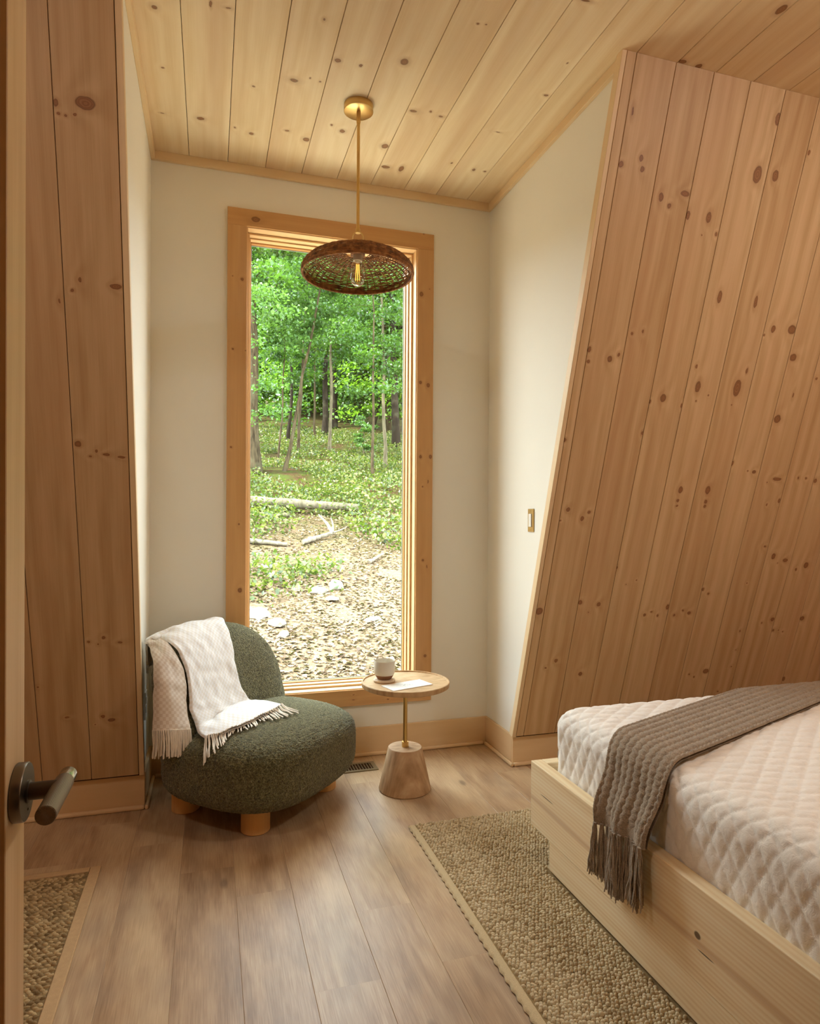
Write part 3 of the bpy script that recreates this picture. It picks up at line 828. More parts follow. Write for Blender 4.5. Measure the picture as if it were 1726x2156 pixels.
# ------------------------------------------------------------------ floor vent, switch, outlet
vent = empty('floor_vent', (0.645, 3.052, 0.0005))
Acc().box(-0.141, 0.141, -0.054, -0.036, 0, 0.004).box(-0.141, 0.141, 0.036, 0.054, 0, 0.004).box(-0.141, -0.120, -0.036, 0.036, 0, 0.004).box(0.120, 0.141, -0.036, 0.036, 0, 0.004).obj('vent_frame', plain('bronze_vent', '#8a7a5c', 0.45, 0.5, 0.6), vent)
Acc().box(-0.12, 0.12, -0.036, 0.036, 0.0, 0.0006).obj('duct', M['backing'], vent)
for i in range(17):
    x = -0.1125 + i * 0.01406
    Acc().box(x - 0.0026, x + 0.0026, -0.036, 0.036, 0.0008, 0.0036).obj('louver', plain('bronze_louver', '#7c6d52', 0.45, 0.5, 0.6) if i == 0 else bpy.data.materials['bronze_louver'], vent)
tag(vent, 'bronze floor register vent beneath the window', 'vent')
sw = empty('light_switch', (XR, 2.718, 1.211))
Acc().box(-0.006, 0, -0.0265, 0.0265, -0.054, 0.054).obj('plate', M['brass'], sw, bevel=0.0015)
Acc().box(-0.0105, -0.005, -0.013, 0.013, -0.031, 0.031).obj('rocker', M['white_plastic'], sw, bevel=0.002)
for z in (-0.044, 0.044):
    Acc().lathe([(0, 0), (0.003, 0), (0.003, 0.0012), (0, 0.0012)], 12).obj('screw', M['brass'], sw, mw=Matrix.Translation((-0.006, 0, z)) @ Matrix.Rotation(-PI / 2, 4, 'Y'))
tag(sw, 'brass light switch plate with white rocker on the right cheek wall', 'switch')
ol = empty('wall_outlet', (XL, 3.008, 0.396))
Acc().box(0, 0.006, -0.037, 0.037, -0.058, 0.058).obj('plate', M['white_plastic'], ol, bevel=0.002)
for z in (-0.02, 0.02):
    Acc().box(0.005, 0.0085, -0.015, 0.015, z - 0.014, z + 0.014).obj('socket', M['white_plastic'], ol, bevel=0.002)
tag(ol, 'white wall outlet on the left cheek behind the lounge chair', 'outlet')

# ------------------------------------------------------------------ pendant lamp
LX, LY = 0.579, 2.60
lamp = empty('pendant_lamp', (LX, LY, H))
Acc().lathe([(0.0, -0.027), (0.058, -0.027), (0.0605, -0.025), (0.0605, 0.0), (0.0, 0.0)], 56).obj('ceiling_canopy', M['brass'], lamp, smooth=True)
ZR, ZTOP = 2.222 - H, 2.312 - H          # rim and crown of the shade
Acc().lathe([(0, -0.075), (0.0085, -0.075), (0.0085, -0.026), (0, -0.026)], 16).obj('coupler', M['brass'], lamp, smooth=True)
Acc().lathe([(0, ZTOP + 0.080), (0.0105, ZTOP + 0.080), (0.0105, ZTOP + 0.096), (0.0066, ZTOP + 0.104), (0.0066, -0.07), (0, -0.07)], 16).obj('rod', M['brass'], lamp, smooth=True)
lp = [(0.022 * math.cos(q), 0, ZTOP + 0.062 + 0.024 * math.sin(q)) for q in np.linspace(0, PI, 15)]
lp = [(0.022, 0, ZTOP - 0.01)] + lp + [(-0.022, 0, ZTOP - 0.01)]
Acc().tube([(p[0] * 0.96, p[0] * -0.28, p[2]) for p in lp], 0.0028, 8).obj('yoke', M['brass'], lamp, smooth=True)


def wicker():
    t = NT('brown_rattan')
    co = t.coord('Object')
    n = t.noise(t.vmath('MULTIPLY', co, (60, 60, 60)), 1.0, 3.0)
    col = t.ramp(n, [(0.3, lin('#5e3a1c')), (0.55, lin('#946032')), (0.8, lin('#bc864c'))])
    return t.finish(col, 0.6, None, 0.3)
M['rattan'] = wicker()
RS = 0.229
def shade_prof(s):
    # s 0 = crown, 1 = rim ; flattened dome with a slightly tucked rim
    a = s * PI * 0.53
    r = RS * (math.sin(a) ** 0.82) if a > 0 else 0.0
    z = ZR + (ZTOP - ZR) * (max(math.cos(a), -0.12) * 0.893 + 0.107)
    return r, z
shade = empty('lamp_shade'); shade.parent = lamp
ribs = Acc()
NR = 44
for k in range(NR):
    an = 2 * PI * k / NR
    pts = []
    for s in np.linspace(0.12, 1.0, 13):
        r, z = shade_prof(s); pts.append((r * math.cos(an), r * math.sin(an), z))
    ribs.tube(pts, 0.0027, 5)
ribs.obj('ribs', M['rattan'], shade, smooth=True)['kind'] = 'stuff'
rg = random.Random(4)
weave = Acc()
s = 0.10
ri = 0
while s < 0.985:
    r, z = shade_prof(s)
    dense = s < 0.34 or 0.46 < s < 0.54 or s > 0.82
    nseg = 80
    ph = ri % 2
    pts = []
    for k in range(nseg):
        an = 2 * PI * k / nseg
        o_ = 0.0019 * (1 if ((k + 2 * ph) // 2) % 2 else -1)
        jz = 0.0012 * math.sin(an * 5 + ri * 1.7) + 0.0008 * math.sin(an * 11 + ri)
        pts.append(((r + o_) * math.cos(an), (r + o_) * math.sin(an), z + jz))
    weave.tube(pts, 0.0016, 5, closed=True)
    s += (0.0108 if dense else 0.0205) * rg.uniform(0.9, 1.1)
    ri += 1
weave.obj('weave', M['rattan'], shade, smooth=True)['kind'] = 'stuff'
rim = Acc()
r, z = shade_prof(1.0)
for off in (-0.003, 0.003):
    rim.tube([((r + off * 0.3) * math.cos(q), (r + off * 0.3) * math.sin(q), z + off) for q in np.linspace(0, 2 * PI, 96, endpoint=False)], 0.0042, 7, closed=True)
rim.obj('rim', M['rattan'], shade, smooth=True)
Acc().lathe([(0.0, ZTOP - 0.012), (0.030, ZTOP - 0.012), (0.030, ZTOP + 0.002), (0.0, ZTOP + 0.002)], 24).obj('crown_disc', M['rattan'], shade, smooth=True)
# bulb
Acc().lathe([(0, ZTOP - 0.035), (0.019, ZTOP - 0.035), (0.019, ZTOP - 0.012), (0, ZTOP - 0.012)], 24).obj('socket', plain('white_socket', '#d8d2c2', 0.4), lamp, smooth=True)
def bulb_glass():
    t = NT('clear_bulb_glass')
    tr = t.n('BsdfTransparent', None, Color=(0.97, 0.94, 0.88, 1))
    gl = t.n('BsdfGlossy', None, Color=(1, 1, 1, 1), Roughness=0.02)
    fz = t.n('LayerWeight', None, Blend=0.35)
    mx = t.n('MixShader', None, Fac=fz.outputs['Facing'], i1=tr.outputs[0], i2=gl.outputs[0])
    t.t.links.new(mx.outputs[0], t.out.inputs[0]); return t.m
bulb = Acc().lathe([(0.013, ZTOP - 0.035), (0.016, ZTOP - 0.048), (0.023, ZTOP - 0.070), (0.029, ZTOP - 0.095), (0.030, ZTOP - 0.110), (0.026, ZTOP - 0.125), (0.015, ZTOP - 0.136), (0.0, ZTOP - 0.139)], 28).obj('bulb', bulb_glass(), lamp, smooth=True)
fil = Acc()
for k in range(6):
    an = 2 * PI * k / 6
    fil.tube([(0.006 * math.cos(an), 0.006 * math.sin(an), ZTOP - 0.048), (0.010 * math.cos(an + .25), 0.010 * math.sin(an + .25), ZTOP - 0.115)], 0.0011, 5)
t = NT('amber_filament')
em = t.n('Emission', None, Color=(1.0, 0.42, 0.07, 1), Strength=2.2)
t.t.links.new(em.outputs[0], t.out.inputs[0])
fil.obj('filament', t.m, bulb)
tag(lamp, 'woven rattan dome pendant on a brass rod hanging before the window', 'pendant lamp')

# ------------------------------------------------------------------ bed
BX0, BX1, BY0, BY1 = 1.120, 2.83, -0.02, 2.095
RT, RZ0, RZ1, RUGZ = 0.042, 0.112, 0.342, 0.012
bed = empty('bed_frame', (BX0, BY1, RUGZ))
def bpart(name, box, mat):
    x0, x1, y0, y1, z0, z1 = box
    cx_, cy_, cz_ = (x0 + x1) / 2, (y0 + y1) / 2, (z0 + z1) / 2
    a = Acc().box(x0 - cx_, x1 - cx_, y0 - cy_, y1 - cy_, z0 - cz_, z1 - cz_)
    return a.obj(name, mat, bed, bevel=0.0025, seg=2, loc=(cx_ - BX0, cy_ - BY1, cz_ - RUGZ))


def rail_mat(name, seed, axis, knots=()):
    """clear pine: straight dark growth lines along the board, one reddish heart streak"""
    t = NT(name)
    co = t.coord('Object')
    s = t.n('SeparateXYZ', None, Vector=co)
    al = s.outputs[1] if axis == 'Y' else s.outputs[0]
    ac = t.math('ADD', s.outputs[2], t.math('MULTIPLY', s.outputs[0] if axis == 'Y' else s.outputs[1], 0.8))
    p = t.n('CombineXYZ', None, X=ac, Y=al, Z=seed).outputs[0]
    low = t.noise(t.vmath('MULTIPLY', p, (5.0, 0.8, 1.0)), 1.0, 2.0)
    ring = t.math('SINE', t.math('ADD', t.math('MULTIPLY', ac, 480.0), t.math('MULTIPLY', low, 44.0)))
    fine = t.noise(t.vmath('MULTIPLY', p, (380.0, 8.0, 1.0)), 1.0, 2.0, 0.6)
    st_ = t.noise(t.vmath('MULTIPLY', p, (26.0, 0.7, 1.0)), 1.0, 2.0)
    g = t.math('ADD', t.math('MULTIPLY', ring, 0.10), t.math('MULTIPLY', fine, 0.25))
    g = t.math('ADD', g, t.math('MULTIPLY', st_, 0.55), clamp=True)
    col = t.ramp(g, [(0.15, lin('#f6e6c4')), (0.45, lin('#ecd3a8')), (0.75, lin('#d8b684'))])
    if knots:
        wv = t.math('ADD', ac, t.math('MULTIPLY', t.math('SUBTRACT', low, 0.5), 0.05))
        red = t.math('SUBTRACT', 1.0, t.math('MULTIPLY', t.math('ABSOLUTE', t.math('SUBTRACT', wv, knots[0])), 55.0), clamp=True)
        col = t.mix(t.math('MULTIPLY', red, 0.5), col, lin('#b98552'))
        kd = None
        for (u, v, ru, rv) in knots[1]:
            q = t.n('VectorMath', {'operation': 'MULTIPLY_ADD'}, i0=p, i1=(1 / ru, 1 / rv, 0), i2=(-u / ru, -v / rv, 0)).outputs[0]
            dd = t.vmath('LENGTH', q)
            kd = dd if kd is None else t.math('MINIMUM', kd, dd)
        m = t.ramp(kd, [(0.0, (1, 1, 1)), (0.7, (1, 1, 1)), (1.0, (0, 0, 0))])
        col = t.mix(t.math('MULTIPLY', m, 0.85), col, lin('#4a2f18'))
    return t.finish(col, 0.5, t.bump(g, 0.1, 0.0008), 0.35)
# offsets along the side rail are measured from its middle
_ym = (BY0 + BY1) / 2
rm_side = rail_mat('clear_pine_side', 1.0, 'Y', (-0.035, [(-0.018, 1.262 - _ym, 0.010, 0.012), (-0.050, 1.235 - _ym, 0.0022, 0.030), (-0.085, 1.03 - _ym, 0.0022, 0.030), (0.005, 1.98 - _ym, 0.002, 0.05)]))
bpart('side_rail', (BX0, BX0 + RT, BY0, BY1, RZ0, RZ1), rm_side)
bpart('side_rail', (BX1 - RT, BX1, BY0, BY1, RZ0, RZ1), rail_mat('clear_pine_far_side', 2.0, 'Y'))
rm_end = rail_mat('clear_pine_end', 3.0, 'X')
bpart('foot_rail', (BX0 + RT, BX1 - RT, BY1 - RT, BY1, RZ0, RZ1), rm_end)
bpart('head_rail', (BX0 + RT, BX1 - RT, BY0, BY0 + RT, RZ0, RZ1), rm_end)
rm_pl = rail_mat('clear_pine_plinth', 5.0, 'Y')
bpart('plinth', (BX0 + 0.002, BX0 + 0.04, BY0 + 0.1, 1.965, RUGZ, RZ0 - 0.0006), rm_pl)
bpart('plinth', (BX1 - 0.04, BX1 - 0.002, BY0 + 0.1, 1.965, RUGZ, RZ0 - 0.0006), rm_pl)
bpart('plinth', (BX0 + 0.04, BX1 - 0.04, 1.927, 1.965, RUGZ, RZ0 - 0.0006), rm_end)
bpart('slat_deck', (BX0 + RT, BX1 - RT, BY0 + RT, BY1 - RT, 0.24, 0.262), rm_end)
tag(bed, 'pale pine platform bed frame with a recessed plinth on the jute rug', 'bed frame')

# coverlet over the mattress: rounded box with diamond quilting
QX0, QX1, QY0, QY1, QZ0, QZ1, QR = 1.166, 2.784, 0.03, 2.038, 0.2635, 0.553, 0.075
def quilt_h(fx, fy):
    A1, A2, SP = math.radians(37), math.radians(-27), 0.0475
    a = (fx * -math.sin(A1) + fy * math.cos(A1)) / SP
    b = (fx * -math.sin(A2) + fy * math.cos(A2)) / SP
    pa = np.abs(np.sin(PI * a)); pb = np.abs(np.sin(PI * b))
    puff = np.minimum(pa ** 0.45, pb ** 0.45)
    return puff
rgq = np.random.default_rng(11)
def vnoise(x, y, seed, sc):
    """smooth value noise"""
    rg_ = np.random.default_rng(seed); T_ = rg_.random((64, 64))
    x = x * sc; y = y * sc
    xi = np.floor(x).astype(int); yi = np.floor(y).astype(int)
    fx = x - xi; fy = y - yi
    fx = fx * fx * (3 - 2 * fx); fy = fy * fy * (3 - 2 * fy)
    g = lambda a, b: T_[a % 64, b % 64]
    return (g(xi, yi) * (1 - fx) + g(xi + 1, yi) * fx) * (1 - fy) + (g(xi, yi + 1) * (1 - fx) + g(xi + 1, yi + 1) * fx) * fy
def round_box(P):
    lo = np.array([QX0 + QR, QY0 + QR, QZ0 - 1.0]); hi = np.array([QX1 - QR, QY1 - QR, QZ1 - QR])
    Q = np.clip(P, lo, hi)
    D = P - Q
    L = np.linalg.norm(D, axis=1)[:, None]
    N = D / np.maximum(L, 1e-9)
    return Q + N * QR, N
def quilt_patch(P, fx, fy):
    V, N = round_box(P)
    hgt = 0.0058 * quilt_h(fx, fy) + 0.006 * (vnoise(fx, fy, 3, 9.0) - 0.5) + 0.0018 * (vnoise(fx + 5, fy, 4, 55.0) - 0.5)
    hgt = hgt + 0.010 * (vnoise(fx, fy, 9, 3.0) - 0.5)
    return V + N * hgt[:, None]
st = 0.0055
xs = np.arange(QX0, QX1 + st, st); ys = np.arange(QY0, QY1 + st * 0.5, st); zs = np.arange(QZ0, QZ1 + st * 0.5, st)
Vall = []; Fall = []; nb = 0
def addp(P, fx, fy, nu, nv):
    global nb
    V = quilt_patch(P, fx, fy)
    Vall.append(V); Fall.append(grid_faces(nu, nv) + nb); nb += len(V)
# parametrise with equal arc length through the rounded edge
def arcs(n0, n1, r):   # coordinates such that round_box spreads evenly
    return np.arange(n0, n1, st)
X, Y = np.meshgrid(xs, ys, indexing='ij')
addp(np.stack([X.ravel(), Y.ravel(), np.full(X.size, QZ1)], 1), X.ravel(), Y.ravel(), len(xs), len(ys))
Y, Z = np.meshgrid(ys, zs, indexing='ij')
addp(np.stack([np.full(Y.size, QX0), Y.ravel(), Z.ravel()], 1), QX0 - (QZ1 - Z.ravel()), Y.ravel(), len(ys), len(zs))
X, Z = np.meshgrid(xs, zs, indexing='ij')
addp(np.stack([X.ravel(), np.full(X.size, QY1), Z.ravel()], 1), X.ravel(), QY1 + (QZ1 - Z.ravel()), len(xs), len(zs))
zs2 = np.arange(QZ0, QZ1 + 0.02, 0.03)
Y, Z = np.meshgrid(ys[::6], zs2, indexing='ij')
addp(np.stack([np.full(Y.size, QX1), Y.ravel(), Z.ravel()], 1), QX1 + (QZ1 - Z.ravel()), Y.ravel(), len(ys[::6]), len(zs2))
X, Z = np.meshgrid(xs[::6], zs2, indexing='ij')
addp(np.stack([X.ravel(), np.full(X.size, QY0), Z.ravel()], 1), X.ravel(), QY0 - (QZ1 - Z.ravel()), len(xs[::6]), len(zs2))
def quilt_mat():
    t = NT('quilted_cotton')
    co = t.coord('Object')
    w = t.noise(co, 900.0, 2.0)
    cr = t.noise(t.vmath('MULTIPLY', co, (60, 60, 60)), 1.0, 3.0, 0.6, 1.0)
    col = t.mix(cr, lin('#e8dfd2'), lin('#f6f0e6'))
    return t.finish(col, 0.85, t.bump(t.math('ADD', t.math('MULTIPLY', w, 0.15), cr), 0.35, 0.004), 0.1, Sheen_Weight=0.15)
cov = obj('coverlet', mesh('coverlet', np.concatenate(Vall), np.concatenate(Fall), True), quilt_mat())
tag(cov, 'white diamond-quilted coverlet fitted over the mattress', 'coverlet')

# knitted throw laid across the bed
EX, RZT = QX0 + QR, QZ1 + 0.012
def fold_down(e, r):
    out = np.where(e < 0, e, np.where(e < r * PI / 2, r * np.sin(np.clip(e, 0, r * PI / 2) / r), r))
    dr = np.where(e < 0, 0, np.where(e < r * PI / 2, r * (1 - np.cos(np.clip(e, 0, r * PI / 2) / r)), r + (e - r * PI / 2)))
    return out, dr
def interp_keys(keys, x):
    k = sorted(keys); return np.interp(x, [a for a, b in k], [b for a, b in k])
far_k = [(0.955, 1.640), (1.08, 1.660), (1.20, 1.705), (1.537, 1.836), (2.188, 2.082), (3.0, 2.39)]
near_k = [(0.955, 1.420), (1.10, 1.418), (1.207, 1.440), (1.551, 1.566), (2.066, 1.760), (3.0, 2.11)]
nl, nw = 700, 150
Lx = np.linspace(0.955, 2.90, nl); Wt = np.linspace(0, 1, nw)
LX_, WT_ = np.meshgrid(Lx, Wt, indexing='ij')
# bottom hem slants a little
yf = interp_keys(far_k, LX_); yn = interp_keys(near_k, LX_)
smooth_k = np.ones(41) / 41
def smooth0(A):
    P_ = np.pad(A, ((20, 20), (0, 0)), mode='edge')
    return np.apply_along_axis(lambda c: np.convolve(c, smooth_k, 'valid'), 0, P_)
yf, yn = smooth0(yf), smooth0(yn)
FY = yn + (yf - yn) * WT_
FX = LX_ + np.where(LX_ < 1.2, (1 - WT_) * 0.030 * np.clip((1.2 - LX_) / 0.2, 0, 1), 0)
nrib = 9
wav = 0.10 * np.sin(LX_ * 2 * PI / 0.022)
ribc = WT_ * nrib + wav
rib = np.abs(np.cos(PI * ribc)) ** 0.7
stitch = 0.5 + 0.5 * np.sin(LX_ * 2 * PI / 0.0075 + 2.5 * np.floor(ribc + 0.5))
hem = np.clip((LX_ - 0.955) / 0.05, 0, 1)
hg = (0.0048 * rib + 0.0016 * stitch * rib) * (0.25 + 0.75 * hem) + 0.0012 * (vnoise(FX, FY, 21, 60.0))
hg = hg + 0.012 * (vnoise(FX, FY, 22, 7.0) - 0.5) * np.clip((1.15 - LX_) / 0.1, 0, 1)      # loose folds in the hanging end
hg = hg + 0.010 * np.sin(WT_ * PI * 4.2 + 0.6) * np.clip((1.16 - LX_) / 0.2, 0, 1)
edge_r = np.clip(np.minimum(WT_, 1 - WT_) / 0.03, 0, 1) ** 0.5
base = 0.007 * edge_r
e1 = EX - FX; o1, d1 = fold_down(e1, QR + 0.006)
e2 = FY - (QY1 - QR); o2, d2 = fold_down(e2, QR + 0.006)
PX = np.where(e1 > 0, EX - o1, FX); PY = np.where(e2 > 0, QY1 - QR + o2, FY)
PZ = RZT - d1 - d2
lean = np.clip((d1 - 0.05) / 0.16, 0, 1); lean = lean * lean * (3 - 2 * lean)
PX = PX - 0.062 * lean
P3 = np.stack([PX, PY, PZ], -1)
TU = np.gradient(P3, axis=0); TV = np.gradient(P3, axis=1)
NN = np.cross(TU, TV); NN /= np.linalg.norm(NN, axis=-1)[..., None] + 1e-12
if NN[nl // 2, nw // 2, 2] < 0: NN = -NN
TOP = P3 + NN * (base + hg)[..., None]
throw_me = mesh('knit', np.concatenate([TOP.reshape(-1, 3), (P3 - NN * 0.001).reshape(-1, 3)]), np.concatenate([grid_faces(nl, nw), grid_faces(nl, nw)[:, ::-1] + nl * nw]), True)
def knit_mat():
    t = NT('taupe_wool')
    co = t.coord('Object')
    n = t.noise(co, 320.0, 3.0, 0.6)
    n2 = t.noise(co, 40.0, 2.0)
    col = t.ramp(t.math('ADD', t.math('MULTIPLY', n, 0.7), t.math('MULTIPLY', n2, 0.3)), [(0.3, lin('#7a6956')), (0.55, lin('#a08e78')), (0.8, lin('#c2b29c'))])
    return t.finish(col, 0.95, t.bump(n, 0.6, 0.003), 0.05, Sheen_Weight=0.2)
M['wool'] = knit_mat()
throw = empty('knit_throw', (1.11, 1.53, 0.33))
o = obj('knit', throw_me, M['wool'], throw); o.matrix_parent_inverse = throw.matrix_basis.inverted()
rgt = random.Random(8)
for k in range(12):
    w_ = (k + 0.5) / 12
    i = int(w_ * (nw - 1))
    p = TOP[0, i]
    a = Acc()
    ln = rgt.uniform(0.155, 0.185)
    for s_ in range(15):
        an = rgt.uniform(0, 2 * PI); rr = 0.010 * math.sqrt(rgt.random())
        dx, dy = rr * math.cos(an) * 0.7, rr * math.sin(an)
        sw_, sy_ = rgt.uniform(-0.006, 0.004), rgt.uniform(-0.014, 0.014) + 0.012 * math.sin(k * 1.9)
        pts = []
        lnn = ln * rgt.uniform(0.86, 1.04)
        for q in np.linspace(0, 1, 9):
            sp_ = 0.45 + 0.75 * math.sin(min(q, 0.6) / 0.6 * PI / 2)
            pts.append((p[0] - 0.003 + dx * sp_ + sw_ * q * q + 0.0012 * math.sin(q * 14 + s_), p[1] + dy * sp_ + sy_ * q * q + 0.0014 * math.sin(q * 17 + s_ * 2), p[2] + 0.006 - lnn * q))
        a.tube(pts, [0.0024 * (1 if q < 8 else 0.6) for q in range(9)], 5)
    o = a.obj('tassel', M['wool'], throw, smooth=True); o.matrix_parent_inverse = throw.matrix_basis.inverted()
tag(throw, 'taupe ribbed knit throw with long tassels laid across the bed', 'throw')

# ------------------------------------------------------------------ rugs
def nubs(xs_, ys_, z, rx, ry, rz, jit, seed, keep=None):
    """woven knots as little domes, all in one mesh"""
    rg_ = np.random.default_rng(seed)
    X, Y = np.meshgrid(xs_, ys_, indexing='ij')
    X = X + ((np.arange(len(ys_)) % 2) * (xs_[1] - xs_[0]) / 2)[None, :]
    C_ = np.stack([X.ravel(), Y.ravel()], 1)
    C_ = C_ + rg_.normal(size=C_.shape) * jit
    if keep is not None: C_ = C_[keep(C_)]
    n = len(C_)
    ang = np.arange(6) * PI / 3
    ring1 = np.stack([np.cos(ang), np.sin(ang), np.zeros(6)], 1)
    ring2 = np.stack([0.72 * np.cos(ang + 0.5), 0.72 * np.sin(ang + 0.5), np.full(6, 0.72)], 1)
    T_ = np.concatenate([ring1, ring2, [[0, 0, 1.0]]])
    sc = np.stack([rx * rg_.uniform(0.75, 1.2, n), ry * rg_.uniform(0.75, 1.2, n), rz * rg_.uniform(0.5, 1.25, n)], 1)
    rot = rg_.normal(size=n) * 0.5
    P = T_[None] * sc[:, None, :]
    c, s_ = np.cos(rot)[:, None], np.sin(rot)[:, None]
    x = P[..., 0] * c - P[..., 1] * s_; y = P[..., 0] * s_ + P[..., 1] * c
    V = np.stack([x + C_[:, None, 0], y + C_[:, None, 1], P[..., 2] + z], -1).reshape(-1, 3)
    F = []
    for k in range(6):
        k2 = (k + 1) % 6
        F += [(k, k2, 6 + k), (k2, 6 + k2, 6 + k), (6 + k, 6 + k2, 12)]
    F = (np.array(F)[None] + (np.arange(n) * 13)[:, None, None]).reshape(-1, 3)
    return V, F
def jute(name, cols):
    t = NT(name)
    geo = t.n('NewGeometry')
    co = t.coord('Object')
    big = t.noise(co, 9.0, 2.0)
    f = t.math('ADD', t.math('MULTIPLY', geo.outputs['Random Per Island'], 0.7), t.math('MULTIPLY', big, 0.3))
    col = t.ramp(f, [(i / (len(cols) - 1), lin(c)) for i, c in enumerate(cols)])
    fib = t.noise(t.vmath('MULTIPLY', co, (700, 300, 300)), 1.0, 2.0)
    col = t.mix(t.math('MULTIPLY', fib, 0.45), col, lin('#86704e'))
    return t.finish(col, 0.9, t.bump(fib, 0.5, 0.002), 0.08)
rug = empty('jute_rug', (0.755, 2.415, 0))
RX0, RX1, RY0, RY1 = 0.752, 2.95, 0.15, 2.412
base_m = plain('jute_ground', '#8a7350', 0.95, 0.05, var=0.3, vscale=220.0)
def rpart(name, me, mat, root, kind=None):
    o = obj(name, me, mat, root); o.matrix_parent_inverse = root.matrix_basis.inverted()
    if kind: o['kind'] = kind
    return o
rpart('backing', Acc().box(RX0 + 0.004, RX1, RY0, RY1, 0.0005, 0.0045).obj('tmp', None).data, base_m, rug)
bpy.data.objects.remove(bpy.data.objects['tmp'])
V, F = nubs(np.arange(RX0 + 0.036, 1.30, 0.0118), np.arange(0.55, RY1 - 0.004, 0.0108), 0.0035, 0.0068, 0.0061, 0.0082, 0.0013, 2, lambda c: ~((c[:, 0] > BX0 - 0.004) & (c[:, 1] < 1.975)))
rpart('weave', mesh('weave', V, F, True), jute('jute_weave', ['#94815f', '#c8b48f', '#e0cfab', '#d2bf9b', '#f0e3c6']), rug, 'stuff')
bn = 420
ysb = np.linspace(RY0, RY1 - 0.01, bn); xb = np.linspace(0, 1, 9)
Xb, Yb = np.meshgrid(xb, ysb, indexing='ij')
Zb = 0.0035 + 0.0062 * np.sqrt(np.clip(1 - (2 * Xb - 1) ** 4, 0, 1)) + 0.0006 * np.sin(Yb * 900) * np.sin(Xb * 30)
Xr = RX0 + 0.030 * Xb + 0.0022 * np.sin(Yb * 2 * PI / 0.035) * (Xb < 0.2) + 0.004 * (vnoise(Yb, Yb * 0, 31, 4.0) - 0.5)
rpart('border', mesh('border', np.stack([Xr, Yb, Zb], -1).reshape(-1, 3), grid_faces(9, bn), True), plain('jute_border', '#c6b08a', 0.9, 0.05, var=0.3, vscale=400.0, bump=0.6, bscale=600.0), rug)
tag(rug, 'chunky woven natural jute rug lying beside and under the bed', 'rug')

mat_ = empty('woven_mat', (-0.36, 2.42, 0))
MX0, MX1, MY0, MY1 = -1.55, -0.356, 0.55, 2.424
rpart('backing', Acc().box(MX0, MX1 - 0.002, MY0, MY1 - 0.002, 0.0005, 0.004).obj('tmp', None).data, base_m, mat_)
bpy.data.objects.remove(bpy.data.objects['tmp'])
V, F = nubs(np.arange(-1.05, MX1 - 0.036, 0.0165), np.arange(1.2, MY1 - 0.030, 0.0105), 0.0028, 0.0098, 0.0062, 0.0062, 0.0011, 3)
rpart('weave', mesh('weave', V, F, True), jute('sisal_weave', ['#5f4b2e', '#8d7450', '#b09468', '#c9ae80', '#9a8058']), mat_, 'stuff')
tape = plain('cotton_tape', '#bd9d74', 0.9, 0.05, var=0.12, vscale=90.0, bump=0.3, bscale=500.0)
rpart('border', Acc().box(MX1 - 0.034, MX1, MY0, MY1, 0.0006, 0.0088).obj('tmp', None, bevel=0.003).data, tape, mat_); bpy.data.objects.remove(bpy.data.objects['tmp'])
rpart('border', Acc().box(MX0, MX1 - 0.0345, MY1 - 0.030, MY1, 0.0006, 0.0088).obj('tmp', None, bevel=0.003).data, tape, mat_); bpy.data.objects.remove(bpy.data.objects['tmp'])
tag(mat_, 'woven sisal mat with a tan cloth border beside the open door', 'rug')

